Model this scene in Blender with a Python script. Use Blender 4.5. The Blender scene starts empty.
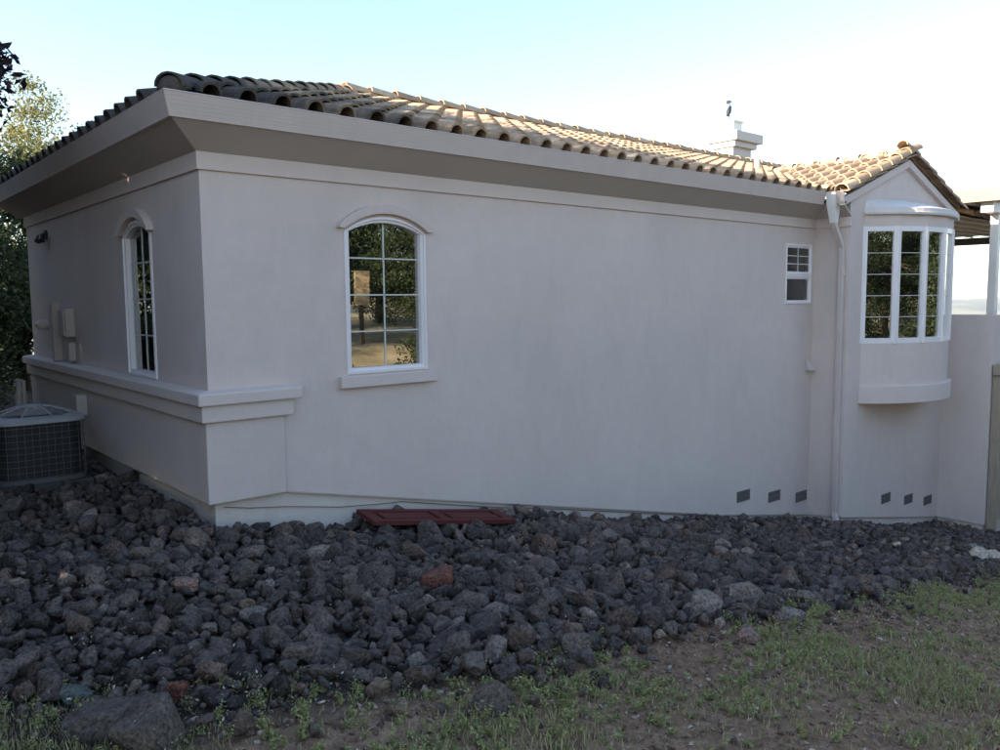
import bpy, bmesh, math, random
import numpy as np
from mathutils import Matrix, Vector, Euler

scene = bpy.context.scene
COL = scene.collection
RND = random.Random(7)

# ------------------------------------------------------------------ camera
# world: X along the long wall, Y into the house, Z up, eye level at z = 0
YAW, PITCH, ROLL, FPX = 0.7083, 0.0920, -0.0090, 816.98
CAM = Vector((-2.2705, -5.9781, 0.0))
fw = Vector((math.sin(YAW)*math.cos(PITCH), math.cos(YAW)*math.cos(PITCH), -math.sin(PITCH)))
rt = Vector((math.cos(YAW), -math.sin(YAW), 0)); up = rt.cross(fw)
cr, sr = math.cos(ROLL), math.sin(ROLL)
rt2 = cr*rt + sr*up; up2 = -sr*rt + cr*up
cam_data = bpy.data.cameras.new('camera'); cam = bpy.data.objects.new('camera', cam_data); COL.objects.link(cam)
cam_data.sensor_width = 36.0; cam_data.lens = 36.0*FPX/1000.0
cam_data.clip_start = 0.05; cam_data.clip_end = 30000
M = Matrix.Identity(4)
for i in range(3):
    M[i][0] = rt2[i]; M[i][1] = up2[i]; M[i][2] = -fw[i]; M[i][3] = CAM[i]
cam.matrix_world = M
scene.camera = cam

# ------------------------------------------------------------------ sky, sun, exposure
SUN_EL = math.radians(16.5)
SUN_H = Vector((-0.953, 0.302, 0)).normalized()
TO_SUN = Vector((SUN_H.x*math.cos(SUN_EL), SUN_H.y*math.cos(SUN_EL), math.sin(SUN_EL)))
world = bpy.data.worlds.new('World'); scene.world = world; world.use_nodes = True
wn = world.node_tree; wn.nodes.clear()
sky = wn.nodes.new('ShaderNodeTexSky'); sky.sky_type = 'NISHITA'; sky.sun_disc = False
sky.sun_elevation = SUN_EL
sky.sun_rotation = math.atan2(TO_SUN.x, TO_SUN.y)
sky.air_density = 1.0; sky.dust_density = 0.4; sky.ozone_density = 1.0; sky.altitude = 100
bg = wn.nodes.new('ShaderNodeBackground'); bg.inputs['Strength'].default_value = 0.115
wo = wn.nodes.new('ShaderNodeOutputWorld')
wn.links.new(sky.outputs[0], bg.inputs[0]); wn.links.new(bg.outputs[0], wo.inputs[0])
sun_data = bpy.data.lights.new('sun', 'SUN'); sun_data.energy = 5.0; sun_data.angle = math.radians(0.53)
sun_data.color = (1.0, 0.86, 0.68)
sun = bpy.data.objects.new('sun', sun_data); COL.objects.link(sun)
sun.rotation_euler = (-TO_SUN).to_track_quat('-Z', 'Y').to_euler()
scene.view_settings.view_transform = 'Standard'; scene.view_settings.look = 'None'
scene.view_settings.gamma = 1.0; scene.view_settings.use_curve_mapping = False
scene.view_settings.exposure = 1.92
scene.cycles.use_denoising = True

# ------------------------------------------------------------------ materials
MATS = {}
class N:
    def __init__(s, name):
        s.m = bpy.data.materials.new(name); s.m.use_nodes = True
        s.t = s.m.node_tree; s.t.nodes.clear(); s.out = s.add('ShaderNodeOutputMaterial'); MATS[name] = s.m
    def add(s, typ, **kw):
        n = s.t.nodes.new(typ)
        for k, v in kw.items():
            if k in n.inputs: n.inputs[k].default_value = v
            else: setattr(n, k, v)
        return n
    def link(s, a, b): s.t.links.new(a, b)
    def coord(s, which='Object'):
        return s.add('ShaderNodeTexCoord').outputs[which]
    def noise(s, vec, scale, detail=4, rough=0.55):
        n = s.add('ShaderNodeTexNoise'); n.inputs['Scale'].default_value = scale
        n.inputs['Detail'].default_value = detail; n.inputs['Roughness'].default_value = rough
        s.link(vec, n.inputs['Vector']); return n.outputs['Fac']
    def ramp(s, fac, stops):
        r = s.add('ShaderNodeValToRGB'); e = r.color_ramp.elements
        while len(e) < len(stops): e.new(0.5)
        for i, (p, c) in enumerate(stops):
            e[i].position = p; e[i].color = (c[0], c[1], c[2], 1) if hasattr(c, '__len__') else (c, c, c, 1)
        s.link(fac, r.inputs[0]); return r.outputs[0]
    def mix(s, fac, a, b, mode='MIX'):
        n = s.add('ShaderNodeMix'); n.data_type = 'RGBA'; n.blend_type = mode
        for sock, v in ((n.inputs[0], fac), (n.inputs[6], a), (n.inputs[7], b)):
            if isinstance(v, (int, float)): sock.default_value = v
            elif isinstance(v, tuple): sock.default_value = (v[0], v[1], v[2], 1)
            else: s.link(v, sock)
        return n.outputs[2]
    def math(s, op, a, b=0.0):
        n = s.add('ShaderNodeMath'); n.operation = op
        for sock, v in ((n.inputs[0], a), (n.inputs[1], b)):
            if isinstance(v, (int, float)): sock.default_value = v
            else: s.link(v, sock)
        return n.outputs[0]
    def rand(s):
        a = s.add('ShaderNodeObjectInfo').outputs['Random']; b = s.add('ShaderNodeNewGeometry').outputs['Random Per Island']
        return s.math('FRACT', s.math('ADD', a, b))
    def bump(s, h, strength=0.3, dist=0.01):
        b = s.add('ShaderNodeBump'); b.inputs['Strength'].default_value = strength; b.inputs['Distance'].default_value = dist
        s.link(h, b.inputs['Height']); return b.outputs[0]
    def principled(s, col, rough=0.8, spec=0.3, normal=None, metal=0.0, **kw):
        p = s.add('ShaderNodeBsdfPrincipled')
        for sock, v in ((p.inputs['Base Color'], col), (p.inputs['Roughness'], rough)):
            if isinstance(v, (int, float)): sock.default_value = v
            elif isinstance(v, tuple): sock.default_value = (v[0], v[1], v[2], 1)
            else: s.link(v, sock)
        p.inputs['Specular IOR Level'].default_value = spec; p.inputs['Metallic'].default_value = metal
        if normal is not None: s.link(normal, p.inputs['Normal'])
        s.link(p.outputs[0], s.out.inputs[0]); return p

def mat_stucco(name, base, grain=90, bstr=0.55, dirt=0.14):
    n = N(name); c = n.coord()
    big = n.noise(c, 0.7, 5, 0.6); mid = n.noise(c, 6, 5, 0.6); fine = n.noise(c, grain, 3, 0.6)
    col = n.mix(n.ramp(big, [(0.3, 0), (0.7, 1)]), tuple(v*(1-dirt*0.5) for v in base), tuple(v*1.05 for v in base))
    col = n.mix(n.ramp(mid, [(0.35, 0.35), (0.75, 0)]), col, tuple(v*(1-dirt) for v in base))
    col = n.mix(n.ramp(fine, [(0.3, 0.25), (0.6, 0)]), col, tuple(v*0.75 for v in base))
    mp = n.add('ShaderNodeMapping'); mp.inputs['Scale'].default_value = (1.0, 1.0, 0.35); n.link(c, mp.inputs[0])
    st = n.noise(mp.outputs[0], 1.6, 7, 0.7)
    col = n.mix(n.ramp(st, [(0.52, 0), (0.78, 0.5)]), col, tuple(v*(1-dirt*1.6) for v in base))
    tw = n.noise(c, 17, 4, 0.6)
    h = n.math('ADD', n.math('ADD', fine, n.math('MULTIPLY', mid, 1.2)), n.math('MULTIPLY', tw, 1.0))
    n.principled(col, 0.9, 0.15, n.bump(h, bstr, 0.006)); return n.m
mat_stucco('stucco', (0.675, 0.572, 0.532))
mat_stucco('trim_stucco', (0.665, 0.565, 0.528), 120, 0.2, 0.08)
mat_stucco('soffit_shaded', (0.52, 0.475, 0.45), 120, 0.2, 0.1)  # trim paint darkened, the shade under the eave put into the colour
mat_stucco('foundation', (0.70, 0.61, 0.56), 60, 0.6, 0.25)
mat_stucco('chimney_paint', (0.60, 0.56, 0.53), 60, 0.2, 0.1)
mat_stucco('white_hood', (0.76, 0.71, 0.70), 20, 0.25, 0.22)

def mat_paint(name, base, rough=0.45, spec=0.4, var=0.06):
    n = N(name); c = n.coord(); a = n.noise(c, 3, 5, 0.65); b = n.noise(c, 40, 3)
    col = n.mix(n.ramp(a, [(0.35, 0), (0.75, 1)]), base, tuple(v*(1-var*2) for v in base))
    col = n.mix(n.ramp(b, [(0.55, 0), (0.75, 0.5)]), col, tuple(v*(1-var*2.5) for v in base))
    n.principled(col, rough, spec, n.bump(b, 0.05, 0.002)); return n.m
mat_paint('gutter_metal', (0.60, 0.513, 0.482), 0.5)
mat_paint('downspout_metal', (0.61, 0.525, 0.488), 0.45)
mat_paint('white_vinyl', (0.82, 0.77, 0.78), 0.35, 0.4, 0.03)
mat_paint('grille_bar', (0.62, 0.62, 0.58), 0.4, 0.4, 0.03)
mat_paint('white_metal', (0.78, 0.74, 0.71), 0.4)
mat_paint('vent_screen', (0.13, 0.11, 0.10), 0.7)
mat_paint('vent_bar', (0.15, 0.135, 0.13), 0.7)
mat_paint('dark_metal', (0.03, 0.032, 0.036), 0.5)
mat_paint('ac_lid', (0.36, 0.345, 0.36), 0.45)
mat_paint('ac_wire', (0.115, 0.108, 0.108), 0.45)
mat_paint('ac_coil', (0.02, 0.021, 0.024), 0.6)
mat_paint('concrete_pad', (0.10, 0.095, 0.09), 0.9, 0.1, 0.15)
mat_paint('utility_grey', (0.50, 0.435, 0.395), 0.6)
mat_paint('pale_pvc', (0.62, 0.54, 0.50), 0.5)
mat_paint('blind_slat', (0.66, 0.74, 0.66), 0.6)
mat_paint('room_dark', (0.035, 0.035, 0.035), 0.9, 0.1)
mat_paint('cable_black', (0.16, 0.13, 0.11), 0.6)
mat_paint('roof_deck', (0.10, 0.075, 0.055), 0.9)
mat_paint('patio_tan', (0.30, 0.25, 0.20), 0.7, 0.2, 0.1)
mat_paint('patio_under', (0.52, 0.44, 0.36), 0.7, 0.2, 0.1)
mat_paint('beam_dark', (0.12, 0.10, 0.09), 0.7)

def mat_wood(name, base, axis_scale):
    n = N(name); c = n.coord(); mp = n.add('ShaderNodeMapping'); mp.inputs['Scale'].default_value = axis_scale
    n.link(c, mp.inputs[0]); g = n.noise(mp.outputs[0], 6, 6, 0.6); d = n.noise(c, 5, 4)
    col = n.mix(n.ramp(g, [(0.3, 0), (0.7, 1)]), tuple(v*0.7 for v in base), base)
    col = n.mix(n.ramp(d, [(0.5, 0), (0.8, 0.6)]), col, tuple(v*0.55 for v in base))
    n.principled(col, 0.75, 0.25, n.bump(g, 0.25, 0.004)); return n.m
mat_wood('gate_wood', (0.42, 0.34, 0.26), (8, 8, 0.6))
mat_wood('board_wood', (0.62, 0.45, 0.26), (8, 8, 0.6))
mat_wood('red_paint_wood', (0.125, 0.030, 0.027), (0.8, 8, 8))
mat_wood('bark', (0.10, 0.075, 0.055), (6, 6, 1))

def mat_tile():
    n = N('clay_tile'); c = n.coord(); r = n.rand()
    base = n.ramp(r, [(0.0, (0.44, 0.30, 0.19)), (0.35, (0.55, 0.39, 0.265)), (0.7, (0.40, 0.28, 0.19)), (1.0, (0.60, 0.46, 0.33))])
    geo = n.add('ShaderNodeNewGeometry').outputs['Position']
    w = n.noise(geo, 1.3, 5, 0.6); f = n.noise(geo, 22, 5, 0.7); g = n.noise(geo, 120, 2)
    col = n.mix(n.ramp(w, [(0.45, 0), (0.70, 0.40)]), base, (0.14, 0.11, 0.085))
    col = n.mix(n.ramp(f, [(0.52, 0), (0.68, 0.5)]), col, (0.12, 0.10, 0.08))
    # dark lichen with tree shade painted in, heaviest towards the hip end
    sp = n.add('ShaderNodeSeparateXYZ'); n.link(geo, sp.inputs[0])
    lichen_shade = n.ramp(n.math('ADD', n.math('MULTIPLY', sp.outputs[0], -0.22), n.math('MULTIPLY', w, 1.4)), [(0.04, 0), (0.60, 0.95)])
    col = n.mix(lichen_shade, col, n.ramp(f, [(0.35, (0.035, 0.032, 0.032)), (0.7, (0.09, 0.082, 0.076))]))
    n.principled(col, 0.9, 0.15, n.bump(n.math('ADD', f, g), 0.5, 0.006)); return n.m
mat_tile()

def mat_glass(name, tint, refl):
    n = N(name)
    fr = n.add('ShaderNodeFresnel'); fr.inputs[0].default_value = 1.5
    fac = n.math('MINIMUM', n.math('ADD', n.math('MULTIPLY', fr.outputs[0], 2.0), refl), 1.0)
    gl = n.add('ShaderNodeBsdfGlossy'); gl.inputs['Roughness'].default_value = 0.0; gl.inputs['Color'].default_value = (0.95, 0.97, 0.96, 1)
    c = n.coord(); wob = n.noise(c, 2.2, 1); n.link(n.bump(wob, 0.02, 0.02), gl.inputs['Normal'])
    tr = n.add('ShaderNodeBsdfTransparent'); tr.inputs['Color'].default_value = (*tint, 1)
    mx = n.add('ShaderNodeMixShader'); n.link(fac, mx.inputs[0]); n.link(tr.outputs[0], mx.inputs[1]); n.link(gl.outputs[0], mx.inputs[2])
    n.link(mx.outputs[0], n.out.inputs[0]); return n.m
mat_glass('window_glass', (0.45, 0.52, 0.48), 0.30)
mat_glass('side_glass', (0.86, 0.92, 0.88), 0.0)

def mat_rock(name, stops, lichen=0.5):
    n = N(name); c = n.coord(); r = n.rand()
    geo = n.add('ShaderNodeNewGeometry').outputs['Position']
    base = n.ramp(r, stops)
    a = n.noise(geo, 9, 5, 0.65); f = n.noise(geo, 55, 4, 0.7); l = n.noise(geo, 30, 3, 0.6)
    col = n.mix(n.ramp(a, [(0.40, 0.0), (0.68, 0.8)]), base, n.mix(1.0, base, (1.9, 1.75, 1.6), 'MULTIPLY'))
    col = n.mix(n.ramp(f, [(0.36, 0.85), (0.58, 0)]), col, n.mix(1.0, base, (0.3, 0.3, 0.3), 'MULTIPLY'))
    nz = n.add('ShaderNodeSeparateXYZ'); n.link(n.add('ShaderNodeNewGeometry').outputs['Normal'], nz.inputs[0])
    dust = n.math('MULTIPLY', n.ramp(nz.outputs[2], [(0.45, 0), (0.95, 0.32)]), n.ramp(n.noise(geo, 16, 4, 0.65), [(0.4, 0), (0.65, 1)]))
    col = n.mix(dust, col, (0.30, 0.26, 0.245))
    col = n.mix(n.ramp(l, [(0.66, 0), (0.74, lichen)]), col, (0.42, 0.38, 0.36))
    n.principled(col, 0.92, 0.12, n.bump(n.math('ADD', f, a), 1.0, 0.03)); return n.m
mat_rock('lava_rock', [(0.0, (0.062, 0.053, 0.050)), (0.3, (0.133, 0.109, 0.101)), (0.55, (0.184, 0.146, 0.130)), (0.75, (0.087, 0.073, 0.070)),
                       (0.88, (0.227, 0.152, 0.122)), (0.96, (0.272, 0.222, 0.195)), (1.0, (0.370, 0.298, 0.253))])
mat_rock('rock_red', [(0.0, (0.22, 0.095, 0.072)), (1.0, (0.25, 0.11, 0.088))], 0.3)
mat_rock('rock_pink', [(0.0, (0.33, 0.20, 0.17)), (1.0, (0.35, 0.22, 0.19))], 0.3)
mat_rock('rock_teal', [(0.0, (0.115, 0.130, 0.125)), (1.0, (0.12, 0.136, 0.13))], 0.2)
mat_rock('rock_tan', [(0.0, (0.28, 0.20, 0.14)), (1.0, (0.30, 0.22, 0.155))], 0.3)
mat_rock('rock_grey', [(0.0, (0.26, 0.225, 0.20)), (1.0, (0.29, 0.25, 0.225))], 0.5)
mat_rock('rock_boulder', [(0.0, (0.155, 0.128, 0.115)), (1.0, (0.17, 0.14, 0.125))], 1.0)
mat_rock('rock_pale_and_sunlit', [(0.0, (0.72, 0.60, 0.48)), (1.0, (0.75, 0.64, 0.52))], 0.2)  # cream doubles as painted sunlight on the two stones by the gate
mat_rock('pebble', [(0.0, (0.17, 0.11, 0.085)), (0.5, (0.28, 0.19, 0.15)), (0.85, (0.40, 0.29, 0.24)), (1.0, (0.72, 0.62, 0.52))], 0.2)

def mat_ground():
    n = N('soil'); c = n.coord()
    a = n.noise(c, 0.9, 5, 0.6); b = n.noise(c, 14, 5, 0.7); f = n.noise(c, 90, 3, 0.7)
    soil = n.mix(n.ramp(a, [(0.35, 0), (0.65, 1)]), (0.36, 0.215, 0.145), (0.50, 0.33, 0.23))
    soil = n.mix(n.ramp(b, [(0.4, 0.7), (0.62, 0)]), soil, (0.17, 0.098, 0.064))
    soil = n.mix(n.ramp(f, [(0.6, 0), (0.72, 0.7)]), soil, (0.48, 0.34, 0.24))
    sp0 = n.add('ShaderNodeSeparateXYZ'); n.link(c, sp0.inputs[0])
    fines = n.ramp(n.math('ADD', n.math('MULTIPLY', n.math('ADD', sp0.outputs[1], 3.05), 2.2), n.math('MULTIPLY', n.math('SUBTRACT', a, 0.5), 2.0)), [(0.0, 0), (0.6, 1)])
    soil = n.mix(fines, soil, n.ramp(b, [(0.35, (0.05, 0.042, 0.038)), (0.65, (0.11, 0.088, 0.078))]))
    dry = n.mix(n.ramp(b, [(0.3, 0), (0.7, 1)]), (0.42, 0.34, 0.20), (0.58, 0.48, 0.31))
    dry = n.mix(n.ramp(a, [(0.45, 0), (0.7, 0.8)]), dry, (0.28, 0.22, 0.12))
    sp = n.add('ShaderNodeSeparateXYZ'); n.link(c, sp.inputs[0])
    # dry summer grass covers the slope beyond the yard
    yy = n.math('ADD', sp.outputs[1], n.math('MULTIPLY', a, 4.0))
    m1 = n.ramp(n.math('MULTIPLY', n.math('ADD', yy, 8.2), -0.5), [(0.0, 0), (1.0, 1)])
    dist = n.add('ShaderNodeVectorMath'); dist.operation = 'LENGTH'; n.link(c, dist.inputs[0])
    m2 = n.ramp(n.math('MULTIPLY', n.math('SUBTRACT', dist.outputs['Value'], 30.0), 0.1), [(0.0, 0), (1.0, 1)])
    m = n.math('MAXIMUM', m1, m2)
    far = n.mix(n.ramp(n.noise(c, 0.01, 6, 0.65), [(0.42, 0), (0.55, 1)]), dry, (0.06, 0.08, 0.04))
    m3 = n.ramp(n.math('MULTIPLY', n.math('SUBTRACT', dist.outputs['Value'], 80.0), 0.01), [(0.0, 0), (1.0, 1)])
    col = n.mix(m, soil, n.mix(m3, dry, far))
    n.principled(col, 0.95, 0.1, n.bump(n.math('ADD', b, n.math('MULTIPLY', f, 0.5)), 0.9, 0.05)); return n.m
mat_ground()
def mat_hill():
    n = N('hill_cover'); c = n.coord(); a = n.noise(c, 0.003, 8, 0.65)
    n.principled(n.ramp(a, [(0.4, (0.05, 0.07, 0.04)), (0.6, (0.26, 0.22, 0.12))]), 0.95, 0.1); return n.m
mat_hill()

def mat_leaf(name, stops, trans=0.35):
    n = N(name); r = n.add('ShaderNodeNewGeometry').outputs['Random Per Island']; col = n.ramp(r, stops)
    p = n.add('ShaderNodeBsdfPrincipled'); n.link(col, p.inputs['Base Color']); p.inputs['Roughness'].default_value = 0.6
    p.inputs['Specular IOR Level'].default_value = 0.25
    t = n.add('ShaderNodeBsdfTranslucent'); n.link(col, t.inputs['Color'])
    mx = n.add('ShaderNodeMixShader'); mx.inputs[0].default_value = trans
    n.link(p.outputs[0], mx.inputs[1]); n.link(t.outputs[0], mx.inputs[2]); n.link(mx.outputs[0], n.out.inputs[0]); return n.m
mat_leaf('leaf_dark', [(0, (0.030, 0.045, 0.020)), (0.6, (0.055, 0.075, 0.030)), (1, (0.09, 0.11, 0.05))])
mat_leaf('leaf_light', [(0, (0.12, 0.13, 0.045)), (0.5, (0.21, 0.20, 0.065)), (1, (0.32, 0.28, 0.10))], 0.45)
mat_leaf('leaf_purple', [(0, (0.018, 0.012, 0.018)), (0.7, (0.035, 0.022, 0.030)), (1, (0.07, 0.04, 0.045))], 0.2)
mat_leaf('grass_blade', [(0, (0.25, 0.25, 0.11)), (0.5, (0.35, 0.335, 0.15)), (0.75, (0.45, 0.39, 0.20)), (1, (0.60, 0.46, 0.27))], 0.3)
mat_leaf('weed_leaf', [(0, (0.26, 0.275, 0.115)), (0.6, (0.36, 0.36, 0.155)), (1, (0.46, 0.43, 0.21))], 0.3)
mat_leaf('dry_leaf', [(0, (0.14, 0.09, 0.055)), (0.5, (0.26, 0.18, 0.115)), (0.85, (0.42, 0.33, 0.25)), (1, (0.66, 0.57, 0.48))], 0.1)

# ------------------------------------------------------------------ helpers
class MB:
    def __init__(s): s.v = []; s.f = []
    def add(s, v, f):
        o = len(s.v); s.v.extend([tuple(p) for p in v]); s.f.extend([tuple(i+o for i in q) for q in f]); return s
    def box(s, x0, x1, y0, y1, z0, z1):
        return s.add([(x0,y0,z0),(x1,y0,z0),(x1,y1,z0),(x0,y1,z0),(x0,y0,z1),(x1,y0,z1),(x1,y1,z1),(x0,y1,z1)],
                     [(3,2,1,0),(4,5,6,7),(0,1,5,4),(1,2,6,5),(2,3,7,6),(3,0,4,7)])
    def tube(s, pts, r, n=8, cap=True):
        pts = [Vector(p) for p in pts]; rr = r if hasattr(r, '__len__') else [r]*len(pts); rings = []
        for i, p in enumerate(pts):
            d = (pts[min(i+1, len(pts)-1)] - pts[max(i-1, 0)]).normalized()
            a = d.orthogonal().normalized() if i == 0 else (rings_a - d*rings_a.dot(d)).normalized()
            rings_a = a; b = d.cross(a)
            rings.append([p + rr[i]*(math.cos(2*math.pi*k/n)*a + math.sin(2*math.pi*k/n)*b) for k in range(n)])
        v = [q for ring in rings for q in ring]; f = []
        for i in range(len(pts)-1):
            for k in range(n):
                f.append((i*n+k, i*n+(k+1) % n, (i+1)*n+(k+1) % n, (i+1)*n+k))
        if cap: f.append(tuple(range(n-1, -1, -1))); f.append(tuple((len(pts)-1)*n+k for k in range(n)))
        return s.add(v, f)
    def loft(s, rings, closed=True, cap=True):
        n = len(rings[0]); v = [q for r in rings for q in r]; f = []
        for i in range(len(rings)-1):
            for k in range(n if closed else n-1):
                f.append((i*n+k, i*n+(k+1) % n, (i+1)*n+(k+1) % n, (i+1)*n+k))
        if cap and closed: f.append(tuple(range(n-1, -1, -1))); f.append(tuple((len(rings)-1)*n+k for k in range(n)))
        return s.add(v, f)
    def build(s, name, mat, parent=None, smooth=False, bevel=0.0, recalc=True):
        me = bpy.data.meshes.new(name); me.from_pydata(s.v, [], s.f)
        if recalc:
            bm = bmesh.new(); bm.from_mesh(me); bmesh.ops.recalc_face_normals(bm, faces=bm.faces); bm.to_mesh(me); bm.free()
        me.materials.append(MATS[mat])
        if smooth: me.polygons.foreach_set('use_smooth', [True]*len(me.polygons))
        o = bpy.data.objects.new(name, me); COL.objects.link(o)
        if parent is not None: attach(o, parent)
        if bevel:
            b = o.modifiers.new('bevel', 'BEVEL'); b.width = bevel; b.segments = 2; b.limit_method = 'ANGLE'; b.angle_limit = math.radians(40)
        return o
def attach(o, parent):
    o.parent = parent
    if parent.type == 'EMPTY': o.matrix_parent_inverse = Matrix.Translation(parent.location).inverted()
def thing(name, label, cat, loc=(0, 0, 0), group=None):
    e = bpy.data.objects.new(name, None); COL.objects.link(e); e.location = loc; e.empty_display_size = 0.2
    return tag(e, label, cat, group)
def tag(o, label, cat, group=None, kind=None):
    o['label'] = label; o['category'] = cat
    if group: o['group'] = group
    if kind: o['kind'] = kind
    return o
def structure(o): o['kind'] = 'structure'; return o
def np_mesh(name, V, F, mat, smooth=False):
    """V (n,3), F (m,k) equal-sized faces"""
    me = bpy.data.meshes.new(name); V = np.asarray(V, np.float32); F = np.asarray(F, np.int32); k = F.shape[1]
    me.vertices.add(len(V)); me.vertices.foreach_set('co', V.ravel())
    me.loops.add(F.size); me.loops.foreach_set('vertex_index', F.ravel())
    me.polygons.add(len(F)); me.polygons.foreach_set('loop_start', np.arange(0, F.size, k, dtype=np.int32))
    me.polygons.foreach_set('loop_total', np.full(len(F), k, np.int32))
    if smooth: me.polygons.foreach_set('use_smooth', np.ones(len(F), bool))
    me.update(calc_edges=True); me.materials.append(MATS[mat]); return me
def link_mesh(name, me, parent=None):
    o = bpy.data.objects.new(name, me); COL.objects.link(o)
    if parent is not None: attach(o, parent)
    return o
def ray(px, py):
    d = rt2*((px-500)/FPX) + up2*(-(py-375)/FPX) + fw; return d
def smooth01(a, b, x):
    t = np.clip((x-a)/(b-a), 0, 1); return t*t*(3-2*t)

# ------------------------------------------------------------------ terrain
GX = [-40, -6, 0, 0.975, 2.83, 6.55, 8.76, 12, 16, 30]
GZ = [-0.6, -1.45, -1.79, -1.885, -2.155, -2.88, -3.265, -3.84, -4.45, -6.4]
def wobble(x, y):
    return 0.035*np.sin(1.7*x+0.6*y)*np.sin(1.3*y-0.4*x) + 0.018*np.sin(4.1*x+1.0)*np.sin(3.7*y+2.0)
def gh(x, y):
    x = np.asarray(x, float); y = np.asarray(y, float)
    z = np.interp(x, GX, GZ)
    left = smooth01(2.0, -0.5, x); z = z + left*0.05*np.clip(y, 0, 12)
    z = z - 0.03*np.clip(-y, 0, 4)*smooth01(0, 4, x)*0
    t = smooth01(-7.5, -14, y); hill = -1.25 + 0.045*np.clip(-14-y, 0, 200)
    z = z*(1-t) + hill*t
    r = np.sqrt(x*x+y*y); z = z + wobble(x, y)*(r < 60)
    far = smooth01(45, 900, r); side = smooth01(-0.6, 0.35, (x*0.9+y*0.3)/(r+1e-6))
    return z*(1-far) + far*(-130*side - 6*(1-side))
def hit_ground(px, py):
    d = ray(px, py); t = 1.0
    while t < 200:
        p = CAM + d*t
        if p.z < float(gh(p.x, p.y)): break
        t += 0.02
    return p
def build_ground():
    def axis(c, near, far):
        a = [0.0]; st = near
        while a[-1] < far:
            a.append(a[-1]+st)
            if a[-1] > 13: st *= 1.35
        a = np.array(a); return np.concatenate([c-a[:0:-1], c+a])
    xs = axis(2.0, 0.16, 9000); ys = axis(-1.0, 0.16, 9000)
    X, Y = np.meshgrid(xs, ys); Z = gh(X, Y)
    V = np.stack([X.ravel(), Y.ravel(), Z.ravel()], 1); nx = len(xs); i = np.arange(len(V)).reshape(len(ys), nx)
    F = np.stack([i[:-1, :-1].ravel(), i[:-1, 1:].ravel(), i[1:, 1:].ravel(), i[1:, :-1].ravel()], 1)
    structure(link_mesh('ground', np_mesh('ground', V, F, 'soil', True)))
build_ground()

def build_hills():
    az = np.linspace(math.radians(20), math.radians(125), 160)   # clockwise from +Y
    dist = np.linspace(3200, 8200, 26); A, D = np.meshgrid(az, dist)
    def fbm(u, v):
        s = 0; a = 1
        for k in range(5):
            s = s + a*np.sin(u*(2.1**k)*7+1.3*k+np.sin(v*2.0+k))*np.cos(v*(1.9**k)*1.1+2.1*k); a *= 0.5
        return s
    prof = np.sin(np.clip((D-3200)/5000, 0, 1)*math.pi)
    Zz = -150 + prof*(165 + 45*fbm(A, D/2500.0)) + 6*fbm(A*6, D/300)
    V = np.stack([(D*np.sin(A)).ravel(), (D*np.cos(A)).ravel(), Zz.ravel()], 1); i = np.arange(len(V)).reshape(A.shape)
    F = np.stack([i[:-1, :-1].ravel(), i[:-1, 1:].ravel(), i[1:, 1:].ravel(), i[1:, :-1].ravel()], 1)
    structure(link_mesh('hills', np_mesh('hills', V, F, 'hill_cover', True)))
build_hills()

# ------------------------------------------------------------------ house
house = thing('house', 'single storey beige stucco house with barrel tile roof and bay window', 'house', (0, 0, -1.7))
L, WX1, WY, DEP = 8.75, 12.07, -0.51, 5.85
EAVE_Z, EAVE_O, SLOPE = 1.385, 0.30, 0.325
RIDGE_Y = 3.16
SCREED = [(0.0, -1.5), (0.58, -1.5), (6.55, -2.778), (L, -3.17)]
def screed(x): return float(np.interp(x, [a for a, b in SCREED], [b for a, b in SCREED]))

def arch_pts(u0, u1, zs, rise, n=12):
    h = (u1-u0)/2; r = (h*h+rise*rise)/(2*rise); c = (u0+u1)/2; a = math.asin(h/r)
    return [(c+r*math.sin(-a+2*a*k/n), zs+r*math.cos(-a+2*a*k/n)-(r-rise)) for k in range(n+1)]

def wall_panel(mb, to3, u0, u1, zbot, ztop, openings, reveal=0.09):
    """planar wall in (u,z) with openings (a,b,z0,zspring,rise); to3(u,z,depth)"""
    cuts = sorted(openings); cur = u0
    def poly(pts): mb.add([to3(u, z, 0) for u, z in pts], [tuple(range(len(pts)))])
    def strip(a, b):
        us = [a] + [x for x, _ in SCREED if a < x < b] + [b] if zbot is screed else [a, b]
        poly([(u, zbot(u)) for u in us] + [(b, ztop), (a, ztop)])
    for (a, b, z0, zs, rise) in cuts:
        strip(cur, a)
        poly([(a, zbot(a)), (b, zbot(b)), (b, z0), (a, z0)])
        top = arch_pts(a, b, zs, rise) if rise else [(a, zs), (b, zs)]
        half = len(top)//2
        poly(top + [(b, ztop), (a, ztop)])
        loop = [(a, z0)] + top + [(b, z0)]
        for i in range(len(loop)):
            p, q = loop[i], loop[(i+1) % len(loop)]
            mb.add([to3(*p, 0), to3(*q, 0), to3(*q, reveal), to3(*p, reveal)], [(0, 1, 2, 3)])
        cur = b
    strip(cur, u1)

FW = (1.173, 1.987, -0.61, 0.575, 0.135)      # front arched window
LW = (1.10, 1.87, -0.645, 0.575, 0.135)       # left wall arched window
SW = (7.985, 8.665, -0.095, 0.725, 0.0)       # small sash window
mb = MB()
wall_panel(mb, lambda u, z, d: (u, d, z), 0.0, L, screed, 1.30, [FW, SW])
wall_panel(mb, lambda u, z, d: (d, u, z), 0.0, DEP, lambda u: -1.5, 1.30, [LW])
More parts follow.
